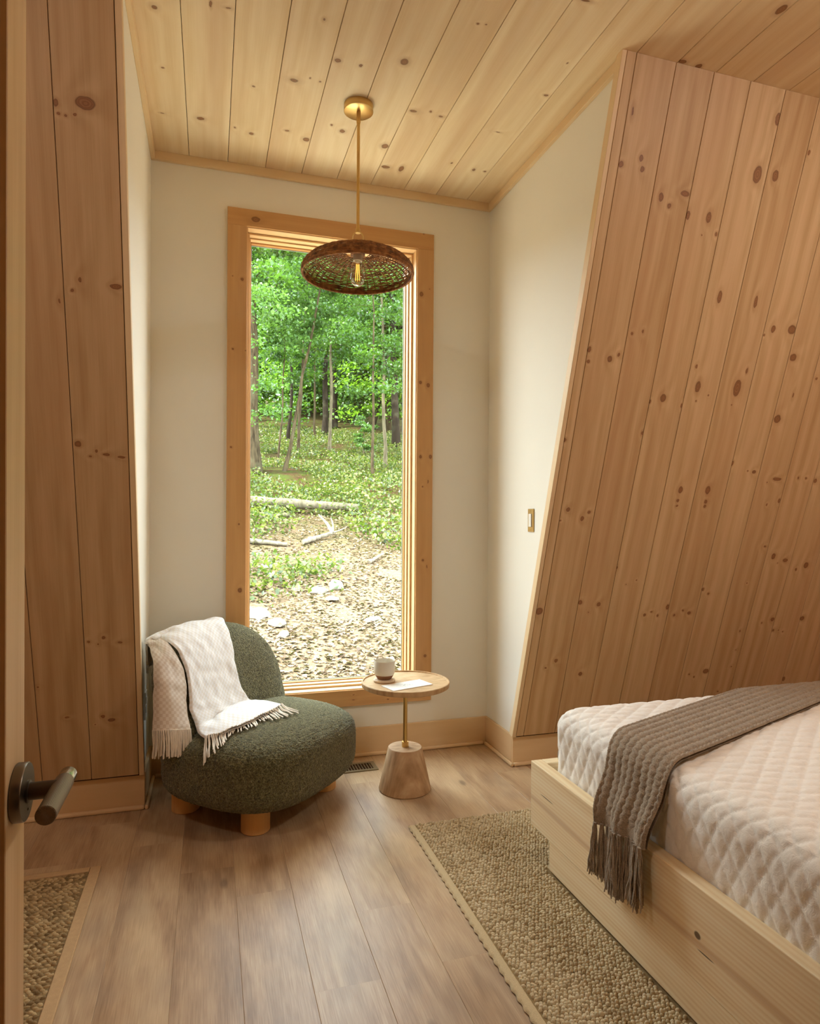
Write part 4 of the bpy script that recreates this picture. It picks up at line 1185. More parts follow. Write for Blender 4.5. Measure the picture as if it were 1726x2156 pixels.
# ------------------------------------------------------------------ blanket over the chair (chair-local points of the draped cloth)
BL_FRONT = np.array([-0.309,0.331,0.713,-0.262,0.332,0.724,-0.208,0.338,0.732,-0.156,0.339,0.738,-0.098,0.346,0.74,-0.061,0.33,0.744,-0.006,0.33,0.74,0.032,0.309,0.748,0.07,0.291,0.743,-0.273,0.332,0.713,-0.234,0.326,0.721,-0.206,0.308,0.74,-0.162,0.299,0.744,-0.12,0.296,0.747,-0.076,0.292,0.746,-0.033,0.277,0.739,0.008,0.267,0.734,0.05,0.258,0.728,-0.285,0.282,0.713,-0.257,0.263,0.72,-0.218,0.251,0.722,-0.177,0.248,0.72,-0.131,0.247,0.717,-0.087,0.247,0.715,-0.045,0.248,0.714,-0.002,0.239,0.706,0.04,0.231,0.699,-0.293,0.22,0.687,-0.256,0.215,0.686,-0.216,0.216,0.685,-0.175,0.216,0.682,-0.133,0.217,0.678,-0.093,0.217,0.676,-0.052,0.215,0.671,-0.011,0.213,0.668,0.028,0.207,0.661,-0.289,0.19,0.649,-0.252,0.189,0.646,-0.216,0.189,0.641,-0.177,0.19,0.637,-0.141,0.191,0.634,-0.099,0.19,0.629,-0.06,0.191,0.625,-0.021,0.188,0.62,0.016,0.185,0.616,-0.29,0.163,0.598,-0.257,0.166,0.598,-0.218,0.166,0.592,-0.182,0.167,0.587,-0.145,0.169,0.582,-0.108,0.17,0.581,-0.068,0.17,0.575,-0.029,0.168,0.572,0.005,0.168,0.569,-0.298,0.144,0.551,-0.264,0.145,0.547,-0.226,0.147,0.545,-0.191,0.15,0.536,-0.149,0.152,0.537,-0.111,0.153,0.531,-0.073,0.153,0.529,-0.034,0.152,0.525,0,0.151,0.523,-0.31,0.127,0.502,-0.277,0.128,0.497,-0.237,0.131,0.495,-0.196,0.135,0.497,-0.158,0.136,0.487,-0.115,0.138,0.487,-0.075,0.139,0.485,-0.035,0.139,0.482,0.005,0.137,0.482,-0.318,0.116,0.464,-0.279,0.117,0.46,-0.238,0.12,0.456,-0.197,0.121,0.45,-0.152,0.125,0.449,-0.11,0.128,0.437,-0.067,0.127,0.439,-0.017,0.127,0.435,0.021,0.125,0.439,-0.314,0.107,0.429,-0.272,0.108,0.425,-0.228,0.111,0.422,-0.181,0.114,0.416,-0.134,0.117,0.414,-0.087,0.118,0.408,-0.039,0.118,0.406,0.005,0.116,0.402,0.051,0.112,0.4,-0.302,0.097,0.392,-0.254,0.1,0.388,-0.204,0.103,0.384,-0.168,0.106,0.393,-0.137,0.09,0.398,-0.097,0.081,0.399,-0.052,0.076,0.4,-0,0.074,0.401,0.053,0.073,0.4,-0.312,0.076,0.371,-0.282,0.053,0.379,-0.253,0.035,0.386,-0.219,0.018,0.392,-0.179,0.005,0.396,-0.132,-0.003,0.399,-0.077,-0.004,0.401,-0.014,-0.003,0.402,0.056,0.003,0.402,-0.338,0.014,0.363,-0.314,-0.012,0.371,-0.287,-0.038,0.38,-0.256,-0.054,0.385,-0.213,-0.07,0.392,-0.161,-0.073,0.395,-0.1,-0.078,0.399,-0.029,-0.072,0.401,0.053,-0.061,0.401]).reshape((13, 9, 3))
BL_SIDE = np.array([-0.334,0.338,0.7,-0.321,0.333,0.703,-0.307,0.328,0.707,-0.287,0.331,0.709,-0.277,0.322,0.713,-0.256,0.324,0.715,-0.324,0.324,0.684,-0.312,0.312,0.683,-0.305,0.296,0.683,-0.314,0.263,0.688,-0.309,0.246,0.689,-0.295,0.237,0.688,-0.332,0.297,0.658,-0.346,0.255,0.662,-0.345,0.229,0.66,-0.335,0.212,0.657,-0.319,0.201,0.652,-0.297,0.197,0.644,-0.366,0.252,0.629,-0.372,0.215,0.629,-0.363,0.194,0.624,-0.345,0.182,0.616,-0.323,0.175,0.607,-0.297,0.17,0.596,-0.389,0.226,0.59,-0.394,0.189,0.589,-0.381,0.17,0.583,-0.359,0.161,0.573,-0.334,0.154,0.562,-0.305,0.151,0.55,-0.401,0.214,0.55,-0.406,0.176,0.55,-0.393,0.157,0.544,-0.371,0.147,0.534,-0.346,0.141,0.523,-0.317,0.137,0.51,-0.41,0.206,0.503,-0.415,0.167,0.505,-0.404,0.145,0.502,-0.383,0.134,0.494,-0.355,0.129,0.484,-0.325,0.125,0.473,-0.42,0.196,0.452,-0.424,0.158,0.457,-0.412,0.135,0.456,-0.391,0.123,0.451,-0.363,0.117,0.443,-0.331,0.114,0.433,-0.432,0.186,0.4,-0.434,0.146,0.407,-0.421,0.122,0.407,-0.398,0.109,0.402,-0.368,0.101,0.395,-0.334,0.097,0.386]).reshape((9, 6, 3))
BL_FRINGE = np.array([-0.338,0.014,0.364,-0.368,-0.009,0.339,-0.388,-0.025,0.316,-0.395,-0.031,0.29,-0.331,0.015,0.366,-0.358,-0.009,0.345,-0.382,-0.024,0.322,-0.394,-0.034,0.299,-0.331,0.013,0.368,-0.358,-0.009,0.342,-0.376,-0.027,0.331,-0.392,-0.036,0.301,-0.32,0.012,0.371,-0.347,-0.012,0.353,-0.372,-0.031,0.335,-0.385,-0.043,0.317,-0.315,0.014,0.372,-0.344,-0.013,0.355,-0.367,-0.032,0.339,-0.384,-0.047,0.321,-0.308,0.014,0.374,-0.335,-0.019,0.359,-0.358,-0.044,0.346,-0.373,-0.065,0.332,-0.302,0.01,0.378,-0.334,-0.021,0.36,-0.357,-0.045,0.347,-0.372,-0.065,0.332,-0.304,0.01,0.374,-0.322,-0.013,0.364,-0.344,-0.031,0.353,-0.362,-0.047,0.343,-0.293,0.008,0.381,-0.319,-0.016,0.365,-0.343,-0.037,0.354,-0.368,-0.055,0.337,-0.287,0.009,0.381,-0.317,-0.022,0.367,-0.343,-0.047,0.355,-0.358,-0.067,0.345,-0.28,0.007,0.383,-0.309,-0.017,0.367,-0.329,-0.039,0.361,-0.346,-0.057,0.352,-0.278,0.006,0.384,-0.302,-0.023,0.371,-0.326,-0.048,0.363,-0.345,-0.071,0.352,-0.271,0.007,0.383,-0.295,-0.023,0.374,-0.314,-0.047,0.366,-0.335,-0.068,0.358,-0.264,0.003,0.387,-0.293,-0.028,0.375,-0.317,-0.054,0.366,-0.339,-0.076,0.356,-0.258,-0.002,0.388,-0.28,-0.026,0.376,-0.306,-0.049,0.369,-0.327,-0.072,0.361,-0.253,-0.004,0.389,-0.278,-0.027,0.377,-0.307,-0.05,0.368,-0.329,-0.071,0.36,-0.245,-0.004,0.39,-0.27,-0.028,0.379,-0.297,-0.047,0.37,-0.316,-0.069,0.366,-0.239,-0.005,0.391,-0.264,-0.026,0.38,-0.294,-0.046,0.373,-0.313,-0.064,0.367,-0.232,-0.008,0.393,-0.255,-0.029,0.383,-0.279,-0.047,0.377,-0.297,-0.064,0.371,-0.224,-0.009,0.394,-0.249,-0.029,0.384,-0.267,-0.046,0.379,-0.291,-0.065,0.374,-0.217,-0.01,0.394,-0.241,-0.029,0.385,-0.264,-0.047,0.38,-0.285,-0.063,0.375,-0.211,-0.012,0.395,-0.232,-0.03,0.386,-0.252,-0.049,0.382,-0.272,-0.064,0.377,-0.201,-0.013,0.396,-0.225,-0.028,0.387,-0.243,-0.04,0.383,-0.265,-0.053,0.379,-0.196,-0.011,0.396,-0.218,-0.03,0.388,-0.236,-0.045,0.384,-0.256,-0.056,0.381,-0.192,-0.014,0.397,-0.215,-0.037,0.388,-0.237,-0.059,0.385,-0.257,-0.076,0.38,-0.182,-0.017,0.398,-0.204,-0.04,0.39,-0.222,-0.059,0.386,-0.241,-0.077,0.383,-0.176,-0.018,0.398,-0.199,-0.042,0.39,-0.222,-0.062,0.386,-0.245,-0.083,0.382,-0.17,-0.02,0.399,-0.185,-0.039,0.39,-0.205,-0.06,0.389,-0.223,-0.077,0.386,-0.162,-0.024,0.399,-0.185,-0.047,0.391,-0.211,-0.072,0.387,-0.227,-0.099,0.383,-0.154,-0.023,0.4,-0.174,-0.047,0.392,-0.192,-0.07,0.39,-0.211,-0.091,0.387,-0.147,-0.025,0.4,-0.165,-0.049,0.393,-0.182,-0.075,0.39,-0.197,-0.098,0.388,-0.139,-0.027,0.401,-0.162,-0.051,0.393,-0.183,-0.076,0.39,-0.203,-0.099,0.387,-0.132,-0.026,0.401,-0.152,-0.056,0.393,-0.175,-0.082,0.391,-0.189,-0.11,0.388,-0.124,-0.029,0.401,-0.142,-0.054,0.393,-0.162,-0.076,0.392,-0.178,-0.102,0.389,-0.116,-0.03,0.402,-0.139,-0.055,0.394,-0.159,-0.085,0.392,-0.18,-0.109,0.389,-0.108,-0.031,0.402,-0.132,-0.054,0.394,-0.154,-0.081,0.392,-0.175,-0.103,0.39,-0.1,-0.031,0.402,-0.115,-0.053,0.396,-0.129,-0.074,0.394,-0.142,-0.094,0.393,-0.091,-0.035,0.402,-0.106,-0.06,0.395,-0.121,-0.085,0.394,-0.134,-0.11,0.392,-0.083,-0.034,0.403,-0.096,-0.055,0.396,-0.109,-0.075,0.395,-0.12,-0.097,0.394,-0.075,-0.036,0.403,-0.087,-0.056,0.396,-0.098,-0.078,0.395,-0.108,-0.1,0.394,-0.067,-0.035,0.403,-0.078,-0.062,0.396,-0.089,-0.088,0.395,-0.097,-0.115,0.393,-0.057,-0.038,0.403,-0.075,-0.06,0.396,-0.089,-0.083,0.395,-0.104,-0.106,0.394,-0.048,-0.039,0.403,-0.07,-0.069,0.396,-0.09,-0.099,0.395,-0.108,-0.128,0.392,-0.04,-0.038,0.403,-0.059,-0.073,0.396,-0.075,-0.106,0.395,-0.09,-0.137,0.392,-0.03,-0.04,0.403,-0.049,-0.067,0.397,-0.064,-0.095,0.395,-0.08,-0.123,0.394,-0.022,-0.039,0.403,-0.041,-0.076,0.397,-0.061,-0.109,0.395,-0.076,-0.141,0.393,-0.012,-0.041,0.404,-0.037,-0.075,0.397,-0.056,-0.108,0.395,-0.075,-0.139,0.393,-0.005,-0.042,0.404,-0.026,-0.078,0.397,-0.045,-0.112,0.395,-0.062,-0.146,0.393,0.003,-0.044,0.404,-0.015,-0.083,0.396,-0.031,-0.12,0.395,-0.042,-0.154,0.392,0.012,-0.046,0.403,-0.009,-0.085,0.396,-0.028,-0.121,0.395,-0.041,-0.154,0.391,0.018,-0.048,0.403,-0.001,-0.084,0.396,-0.018,-0.119,0.395,-0.033,-0.152,0.393,0.025,-0.051,0.403,0.014,-0.085,0.396,0.003,-0.118,0.395,-0.005,-0.15,0.393,0.033,-0.053,0.403,0.019,-0.088,0.396,0.007,-0.122,0.395,-0.003,-0.155,0.392,0.041,-0.055,0.403,0.033,-0.087,0.396,0.026,-0.117,0.395,0.02,-0.147,0.393,0.049,-0.057,0.403,0.037,-0.095,0.396,0.026,-0.131,0.394,0.019,-0.166,0.391,0.056,-0.059,0.403,0.048,-0.092,0.396,0.044,-0.122,0.394,0.041,-0.151,0.392]).reshape((56, 4, 3))


def crom(A, n):
    """Catmull-Rom upsampling along axis 0"""
    m = len(A); t = np.linspace(0, m - 1, n); i = np.clip(t.astype(int), 0, m - 2); f = (t - i)
    f = f.reshape((-1,) + (1,) * (A.ndim - 1))
    P0 = A[np.clip(i - 1, 0, m - 1)]; P1 = A[i]; P2 = A[i + 1]; P3 = A[np.clip(i + 2, 0, m - 1)]
    return 0.5 * (2 * P1 + (P2 - P0) * f + (2 * P0 - 5 * P1 + 4 * P2 - P3) * f ** 2 + (3 * P1 - P0 - 3 * P2 + P3) * f ** 3)
def relax(A, it, lock=0.0):
    A = A.copy()
    for _ in range(it):
        B = A.copy()
        B[1:-1] = 0.5 * A[1:-1] + 0.25 * (A[:-2] + A[2:])
        C_ = B.copy()
        C_[:, 1:-1] = 0.5 * B[:, 1:-1] + 0.25 * (B[:, :-2] + B[:, 2:])
        A = C_
    return A
def cloth(name, G, nr, nc, thick, mat, parent, usc, vsc, seed, wr=0.003, relax_n=3):
    A = crom(G, nr); A = np.swapaxes(crom(np.swapaxes(A, 0, 1), nc), 0, 1)
    A = relax(A, relax_n)
    c_, s_ = math.cos(TH), math.sin(TH)
    xw = CC.x + c_ * A[..., 0] - s_ * A[..., 1]
    d = np.clip(-0.242 - xw, 0, None)
    A = A + np.stack([c_ * d, -s_ * d, 0 * d], -1)
    TU = np.gradient(A, axis=0); TV = np.gradient(A, axis=1)
    N = np.cross(TU, TV); N /= np.linalg.norm(N, axis=-1)[..., None] + 1e-9
    ref = np.array([0.0, -0.7, 0.7])
    if (N @ ref).mean() < 0: N = -N
    i, j = np.meshgrid(np.linspace(0, 1, nr), np.linspace(0, 1, nc), indexing='ij')
    edge = np.clip(np.minimum(np.minimum(j, 1 - j) / 0.03, 1), 0, 1) ** 0.5
    hgt = wr * (vnoise(i * vsc, j * usc, seed, 0.35) - 0.5) * 2
    top = A + N * (0.002 + hgt + thick * edge)[..., None]
    bot = A + N * (0.002 + hgt)[..., None]
    V = np.concatenate([top.reshape(-1, 3), bot.reshape(-1, 3)])
    F = np.concatenate([grid_faces(nr, nc), grid_faces(nr, nc)[:, ::-1] + nr * nc])
    me = mesh(name, V, F, True)
    uv = me.uv_layers.new(name='UVMap')
    vi = np.zeros(len(me.loops), dtype=np.int32); me.loops.foreach_get('vertex_index', vi)
    UV = np.stack([j.ravel() * usc, i.ravel() * vsc], 1)
    UV = np.concatenate([UV, UV])[vi]
    uv.data.foreach_set('uv', UV.ravel())
    return obj(name, me, mat, parent), top
def blanket_mat(name, c1, c2):
    t = NT(name)
    uv = t.coord('UV')
    ck = t.n('TexChecker', None, Vector=uv, Scale=1.0, Color1=lin(c1), Color2=lin(c2)).outputs[0]
    th = t.noise(t.vmath('MULTIPLY', uv, (9.0, 9.0, 1.0)), 1.0, 2.0)
    fz = t.noise(t.coord('Object'), 420.0, 3.0)
    col = t.mix(t.math('MULTIPLY', th, 0.25), ck, lin('#fdfcf8'))
    s = t.n('SeparateXYZ', None, Vector=uv)
    thread = t.math('MULTIPLY', t.math('SINE', t.math('MULTIPLY', s.outputs[0], 25.0)), t.math('SINE', t.math('MULTIPLY', s.outputs[1], 25.0)))
    return t.finish(col, 0.95, t.bump(t.math('ADD', t.math('MULTIPLY', thread, 0.4), fz), 0.5, 0.0025), 0.05, Sheen_Weight=0.3)
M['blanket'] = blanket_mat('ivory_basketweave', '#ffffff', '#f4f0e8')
M['blanket_shaded'] = blanket_mat('ivory_basketweave_shaded', '#f0e6d8', '#dfd0bc')  # tanner copy of the ivory weave, side panel's shade put into its colour
blanket = empty('throw_blanket', CC, TH)
r0 = BL_FRONT[0]
pre = np.stack([r0 + np.array([0.0, 0.085, -0.15]), r0 + np.array([0.0, 0.065, -0.035])])
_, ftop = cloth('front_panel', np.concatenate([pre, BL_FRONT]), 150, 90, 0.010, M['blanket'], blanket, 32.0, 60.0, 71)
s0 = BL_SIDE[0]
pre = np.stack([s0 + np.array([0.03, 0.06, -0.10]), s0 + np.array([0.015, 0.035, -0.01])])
_, stop_ = cloth('side_panel', np.concatenate([pre, BL_SIDE]), 110, 50, 0.007, M['blanket_shaded'], blanket, 14.0, 42.0, 72)
rgf = random.Random(3)
fringe_m = plain('ivory_fringe', '#f0e8da', 0.9, 0.05, var=0.1, vscale=60.0)
a = Acc()
for k in range(len(BL_FRINGE)):
    q = BL_FRINGE[k].copy()
    b = ftop[-1, int(round(k / (len(BL_FRINGE) - 1) * 89))]
    q[0] = b
    P = crom(q, 9)
    for w in (-0.0022, 0.0022):
        a.tube([(p[0] + w + 0.001 * math.sin(i * 1.3 + k), p[1] + w * 0.5, p[2] + 0.002 + 0.001 * math.sin(i * 1.1 + k * 2)) for i, p in enumerate(P)], 0.0019, 5)
a.obj('fringe', fringe_m, blanket, smooth=True)['kind'] = 'stuff'
a = Acc()
ns = 30
for k in range(ns):
    b = stop_[-1, int(round(k / (ns - 1) * 49))]
    sw_ = rgf.uniform(-0.008, 0.008); ln = rgf.uniform(0.098, 0.112)
    for w in (-0.0018, 0.0018):
        a.tube([(b[0] + w + sw_ * q * q, b[1] - 0.004 * math.sin(q * 3) + rgf.uniform(-0.001, 0.001), b[2] + 0.003 - ln * q) for q in np.linspace(0, 1, 7)], 0.0018, 5)
a.obj('fringe', fringe_m, blanket, smooth=True)['kind'] = 'stuff'
tag(blanket, 'ivory woven blanket with fringe draped over the chair back', 'blanket')

# ------------------------------------------------------------------ the woods outside
GS, GO = 0.22, -1.88
def gz(x, y):
    x = np.asarray(x, float); y = np.asarray(y, float)
    n = (vnoise(x + 40, y + 40, 51, 0.45) - 0.5) * 0.30 + (vnoise(x + 40, y + 40, 52, 1.7) - 0.5) * 0.10
    ramp_ = np.where(y > 4.5, GS * y + GO, GS * 4.5 + GO)
    return ramp_ + n * np.clip((y - 4.0) / 5.0, 0, 1)
gx = np.linspace(-45, 60, 180); gy = np.concatenate([np.linspace(-40, 3.3, 12), np.linspace(3.5, 30, 140), np.linspace(30.6, 75, 50)])
GX_, GY_ = np.meshgrid(gx, gy, indexing='ij')
def ground_mat():
    t = NT('forest_floor')
    co = t.coord('Object')
    n = t.noise(co, 2.2, 5.0, 0.65); n2 = t.noise(co, 14.0, 4.0, 0.7); n3 = t.noise(co, 60.0, 3.0, 0.7)
    s = t.n('SeparateXYZ', None, Vector=co)
    far = t.math('MULTIPLY', t.math('SUBTRACT', s.outputs[1], 10.0), 0.16, clamp=True)
    litter = t.ramp(t.math('ADD', t.math('MULTIPLY', n2, 0.5), t.math('MULTIPLY', n3, 0.5)), [(0.3, lin('#44362a')), (0.5, lin('#6b5a46')), (0.7, lin('#8d7b64'))])
    chips = t.ramp(n3, [(0.3, lin('#c9b898')), (0.6, lin('#ece2cc'))])  # pale apron by the house, added out of view to bounce light indoors
    apron_bounce = t.math('MULTIPLY', t.math('SUBTRACT', 6.2, s.outputs[1]), 0.8, clamp=True)
    litter = t.mix(apron_bounce, litter, chips)
    soil = t.ramp(n2, [(0.3, lin('#2c2114')), (0.6, lin('#463621')), (0.8, lin('#5c4c30'))])
    col = t.mix(far, litter, soil)
    gm = t.math('MULTIPLY', t.math('SUBTRACT', n, 0.44, clamp=True), 6.0, clamp=True)
    col = t.mix(t.math('MULTIPLY', gm, t.math('MULTIPLY', far, 0.7)), col, lin('#3a4a1a'))
    return t.finish(col, 0.95, t.bump(n2, 0.6, 0.05), 0.05)
gr_ = obj('ground', mesh('ground', np.stack([GX_, GY_, gz(GX_, GY_)], -1).reshape(-1, 3), grid_faces(len(gx), len(gy)), True), ground_mat())
struct(gr_, 'sloping forest floor outside the window')


def leaves(C_, size, seed, flat=0.6):
    """one small folded leaf (two triangles per half) at each centre"""
    rg_ = np.random.default_rng(seed); n = len(C_)
    yaw = rg_.uniform(0, 2 * PI, n)
    tilt = rg_.normal(size=n) * flat; roll = rg_.normal(size=n) * flat
    sz = size * rg_.uniform(0.6, 1.3, n)
    d = np.stack([np.cos(yaw) * np.cos(tilt), np.sin(yaw) * np.cos(tilt), np.sin(tilt)], 1)
    u = np.stack([-np.sin(yaw), np.cos(yaw), np.zeros(n)], 1)
    w = np.cross(d, u)
    u = u * np.cos(roll)[:, None] + w * np.sin(roll)[:, None]
    nn = np.cross(d, u)
    s_ = sz[:, None]
    P0 = C_ - d * s_ * 0.5; P1 = C_ + u * s_ * 0.36 + nn * s_ * 0.10; P2 = C_ + d * s_ * 0.55 - nn * s_ * 0.05; P3 = C_ - u * s_ * 0.36 + nn * s_ * 0.10
    V = np.stack([P0, P1, P2, P3], 1).reshape(-1, 3)
    F = (np.array([[0, 1, 2], [0, 2, 3]])[None] + (np.arange(n) * 4)[:, None, None]).reshape(-1, 3)
    return V, F


def blobs(rg_, centres, n_each, rad, squash=0.5):
    out = []
    for c in centres:
        r = rad * rg_.uniform(0.6, 1.3)
        d = rg_.normal(size=(n_each, 3)); d /= np.linalg.norm(d, axis=1)[:, None]
        d = d * (rg_.random((n_each, 1)) ** 0.45) * r
        d[:, 2] *= squash
        out.append(d + c)
    return np.concatenate(out)


LEAF = {
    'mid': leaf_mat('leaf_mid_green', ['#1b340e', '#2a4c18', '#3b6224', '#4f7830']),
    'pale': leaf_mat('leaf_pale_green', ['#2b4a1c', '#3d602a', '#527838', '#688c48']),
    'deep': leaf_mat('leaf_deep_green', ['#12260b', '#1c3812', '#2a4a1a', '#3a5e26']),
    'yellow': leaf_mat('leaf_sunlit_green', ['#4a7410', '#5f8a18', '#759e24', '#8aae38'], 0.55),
}
BARK = {'grey': bark_mat('bark_grey', '#1f170d', '#5c4f3a'), 'dark': bark_mat('bark_dark', '#120e09', '#342c22'), 'pale': bark_mat('bark_pale', '#3a3226', '#7a7058')}


def tree(name, label, base, top, r0, bark, leafk, n_blob, n_each, leaf_size, crown, seed, group=None, cat='tree', low=0.3, rad=0.9):
    """trunk through base and a higher point, side branches, leaf clusters at the branch ends"""
    rg_ = np.random.default_rng(seed)
    bx_, by_ = base; bz_ = float(gz(bx_, by_))
    root = empty(name, (bx_, by_, bz_))
    h = top[2] - bz_
    lean = np.array([top[0] - bx_, top[1] - by_]) / h
    hh = crown[1]
    n = 12
    zz = np.linspace(0, hh, n)
    wob = np.cumsum(rg_.normal(size=(n, 2)) * 0.012 * hh / n * 3, axis=0)
    path = np.stack([lean[0] * zz + wob[:, 0] * (zz > 0.5), lean[1] * zz + wob[:, 1] * (zz > 0.5), zz - 0.05], 1)
    rr = r0 * (1 - 0.78 * zz / hh); rr[0] *= 1.25
    Acc().tube(path, rr, 9).obj('trunk', BARK[bark], root, smooth=True)
    ends = []
    br = Acc()
    for k in range(n_blob):
        q = low + (1 - low) * (k + rg_.random()) / n_blob
        zq = q * hh
        p = np.array([np.interp(zq, zz, path[:, 0]), np.interp(zq, zz, path[:, 1]), zq])
        an = rg_.uniform(0, 2 * PI)
        L = crown[0] * (1.05 - 0.55 * q) * rg_.uniform(0.35, 1.0)
        e = p + np.array([math.cos(an) * L, math.sin(an) * L, L * rg_.uniform(-0.05, 0.45)])
        mid = (p + e) / 2 + np.array([0, 0, 0.08 * L])
        if k % 2 == 0:
            rb = max(0.006, r0 * 0.16 * (1.1 - q))
            br.tube([p, mid, e], [rb, rb * 0.7, rb * 0.3], 4)
        ends.append(e); ends.append(p * 0.4 + e * 0.6)
    br.obj('branches', BARK[bark], root)['kind'] = 'stuff'
    Cc = blobs(rg_, ends, n_each, rad, 0.32)
    V, F = leaves(Cc, leaf_size, seed + 1)
    o = obj('foliage', mesh('foliage', V, F), LEAF[leafk], root); o['kind'] = 'stuff'
    return tag(root, label, cat, group)


tree('maple_tree', 'thick grey trunk at the left edge of the window view', (1.10, 19.8), (1.02, 19.8, 9.0), 0.36, 'grey', 'mid', 26, 150, 0.13, (3.2, 11.0), 101, low=0.42, rad=0.75)
tree('sapling', 'slender pale sapling leaning right near the fallen log', (2.17, 19.9), (3.30, 19.9, 8.6), 0.060, 'grey', 'pale', 26, 110, 0.12, (2.0, 8.5), 102, low=0.45, rad=0.6)
tree('young_tree', 'thin dark young tree just behind the leaning sapling', (3.46, 30.4), (3.75, 30.4, 12.0), 0.085, 'dark', 'mid', 20, 120, 0.17, (2.6, 10.0), 103, low=0.45)
tree('young_tree', 'thin straight brown young tree right of the leaning sapling', (3.30, 25.3), (3.45, 25.3, 10.0), 0.065, 'grey', 'pale', 20, 120, 0.14, (2.2, 8.5), 104, low=0.42)
tree('oak_tree', 'dark straight trunk standing in the middle of the window view', (5.45, 31.8), (5.35, 31.8, 13.0), 0.16, 'dark', 'deep', 28, 130, 0.18, (3.2, 12.0), 105, low=0.32)
tree('young_tree', 'short pale trunk in front of the dark middle trunk', (4.76, 26.6), (4.70, 26.6, 11.0), 0.075, 'pale', 'mid', 20, 120, 0.15, (2.2, 8.5), 106, low=0.42)
tree('oak_tree', 'broad dark trunk beneath the pendant shade behind the others', (7.28, 39.3), (7.36, 39.3, 18.0), 0.24, 'dark', 'mid', 28, 120, 0.22, (4.0, 15.0), 107, low=0.34)
tree('oak_tree', 'thick dark trunk leaning right deep in the woods', (10.2, 46.9), (11.9, 46.9, 20.0), 0.42, 'dark', 'deep', 26, 110, 0.26, (4.5, 15.0), 108, low=0.42)
tree('young_tree', 'thin black trunk leaning right before the bright clearing', (8.99, 36.4), (10.9, 36.4, 15.5), 0.13, 'dark', 'deep', 20, 110, 0.2, (3.0, 12.0), 109, low=0.5)
tree('birch_tree', 'slim pale birch trunk near the right edge of the window', (5.98, 22.15), (5.72, 22.15, 9.5), 0.070, 'pale', 'pale', 24, 120, 0.12, (2.2, 9.5), 110, low=0.42, rad=0.65)
tree('oak_tree', 'dark double-width trunk behind the slim birch', (8.10, 28.1), (7.85, 28.1, 12.0), 0.19, 'dark', 'mid', 28, 130, 0.16, (3.4, 12.0), 111, low=0.35)
tree('oak_tree', 'grey trunk between the birch and the dark right-hand trunk', (10.2, 37.0), (10.0, 37.0, 16.0), 0.17, 'grey', 'deep', 22, 110, 0.2, (3.4, 13.0), 112, low=0.4)
tree('sapling', 'very thin brown sapling left of the leaning pale one', (2.10, 21.4), (2.28, 21.4, 6.8), 0.038, 'grey', 'mid', 14, 90, 0.12, (1.4, 6.0), 113, low=0.45, rad=0.5)
tree('sapling', 'thin sapling in the dim middle of the woods', (4.73, 30.3), (4.75, 30.3, 10.0), 0.06, 'grey', 'deep', 14, 90, 0.16, (1.8, 8.0), 114, low=0.45)
tree('shrub', 'small leafy sapling with upright shoots at the wood edge', (5.76, 24.6), (5.80, 24.6, 6.0), 0.03, 'pale', 'pale', 12, 40, 0.11, (0.7, 1.6), 115, low=0.2, rad=0.25, cat='shrub')
# low leafy boughs reaching across in front of the trunks
tree('understory_maple', 'low spreading bough of bright leaves at the left of the window', (0.2, 15.5), (0.5, 15.5, 6.5), 0.05, 'grey', 'pale', 22, 90, 0.085, (2.4, 5.6), 116, low=0.30, rad=0.5)
tree('understory_maple', 'light green young maple leafing out over the forest edge', (4.6, 18.4), (4.7, 18.4, 8.0), 0.05, 'grey', 'mid', 24, 100, 0.095, (2.4, 7.0), 117, low=0.36, rad=0.55)
tree('understory_maple', 'tall leafy young tree beside the slim birch', (6.6, 20.4), (6.9, 20.4, 8.0), 0.06, 'grey', 'mid', 24, 110, 0.10, (2.4, 8.0), 118, low=0.34, rad=0.6)
# the dense foliage of the woods further back, too thick to count
rgb_ = np.random.default_rng(77)
woods = tag(empty('woodland_backdrop', (8, 44, float(gz(8, 44)))), 'dense leafy woods filling the view behind the nearer trunks', 'woods', kind='stuff')
def thicket(name, label, specs, leafk, seed):
    Vs, Fs, nb_ = [], [], 0
    for i, (C_, size) in enumerate(specs):
        V, F = leaves(C_, size, seed + i)
        Vs.append(V); Fs.append(F + nb_); nb_ += len(V)
    o = obj(name, mesh(name, np.concatenate(Vs), np.concatenate(Fs)), LEAF[leafk], woods)
    o.matrix_parent_inverse = woods.matrix_basis.inverted()
    o['label'] = label
    return o
sets = {'mid': [], 'deep': [], 'pale': []}
for k in range(34):
    y = 26 + 36 * ((k * 0.618) % 1.0); x = (-0.12 + 0.66 * ((k * 0.377 + 0.1) % 1.0)) * y
    hh = rgb_.uniform(0.26, 0.36) * y; z0 = float(gz(x, y))
    ends = []
    for q in range(26):
        f = 0.10 + 0.9 * (q + rgb_.random()) / 26
        an = rgb_.uniform(0, 2 * PI); L = 0.10 * y * (1.05 - 0.55 * f) * rgb_.uniform(0.2, 1.0)
        e = np.array([x + math.cos(an) * L, y + math.sin(an) * L, z0 + f * hh + 0.2 * L])
        ends += [e, np.array([x, y, z0 + f * hh]) * 0.4 + e * 0.6]
    sets[['mid', 'deep', 'pale', 'mid'][k % 4]].append((blobs(rgb_, ends, 80, 0.034 * y, 0.32), 0.0064 * y))
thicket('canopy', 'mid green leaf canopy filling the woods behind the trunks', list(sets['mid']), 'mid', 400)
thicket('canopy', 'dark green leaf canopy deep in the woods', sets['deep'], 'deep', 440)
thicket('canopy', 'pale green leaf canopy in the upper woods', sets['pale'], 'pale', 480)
yel = np.random.default_rng(5)
glow = []
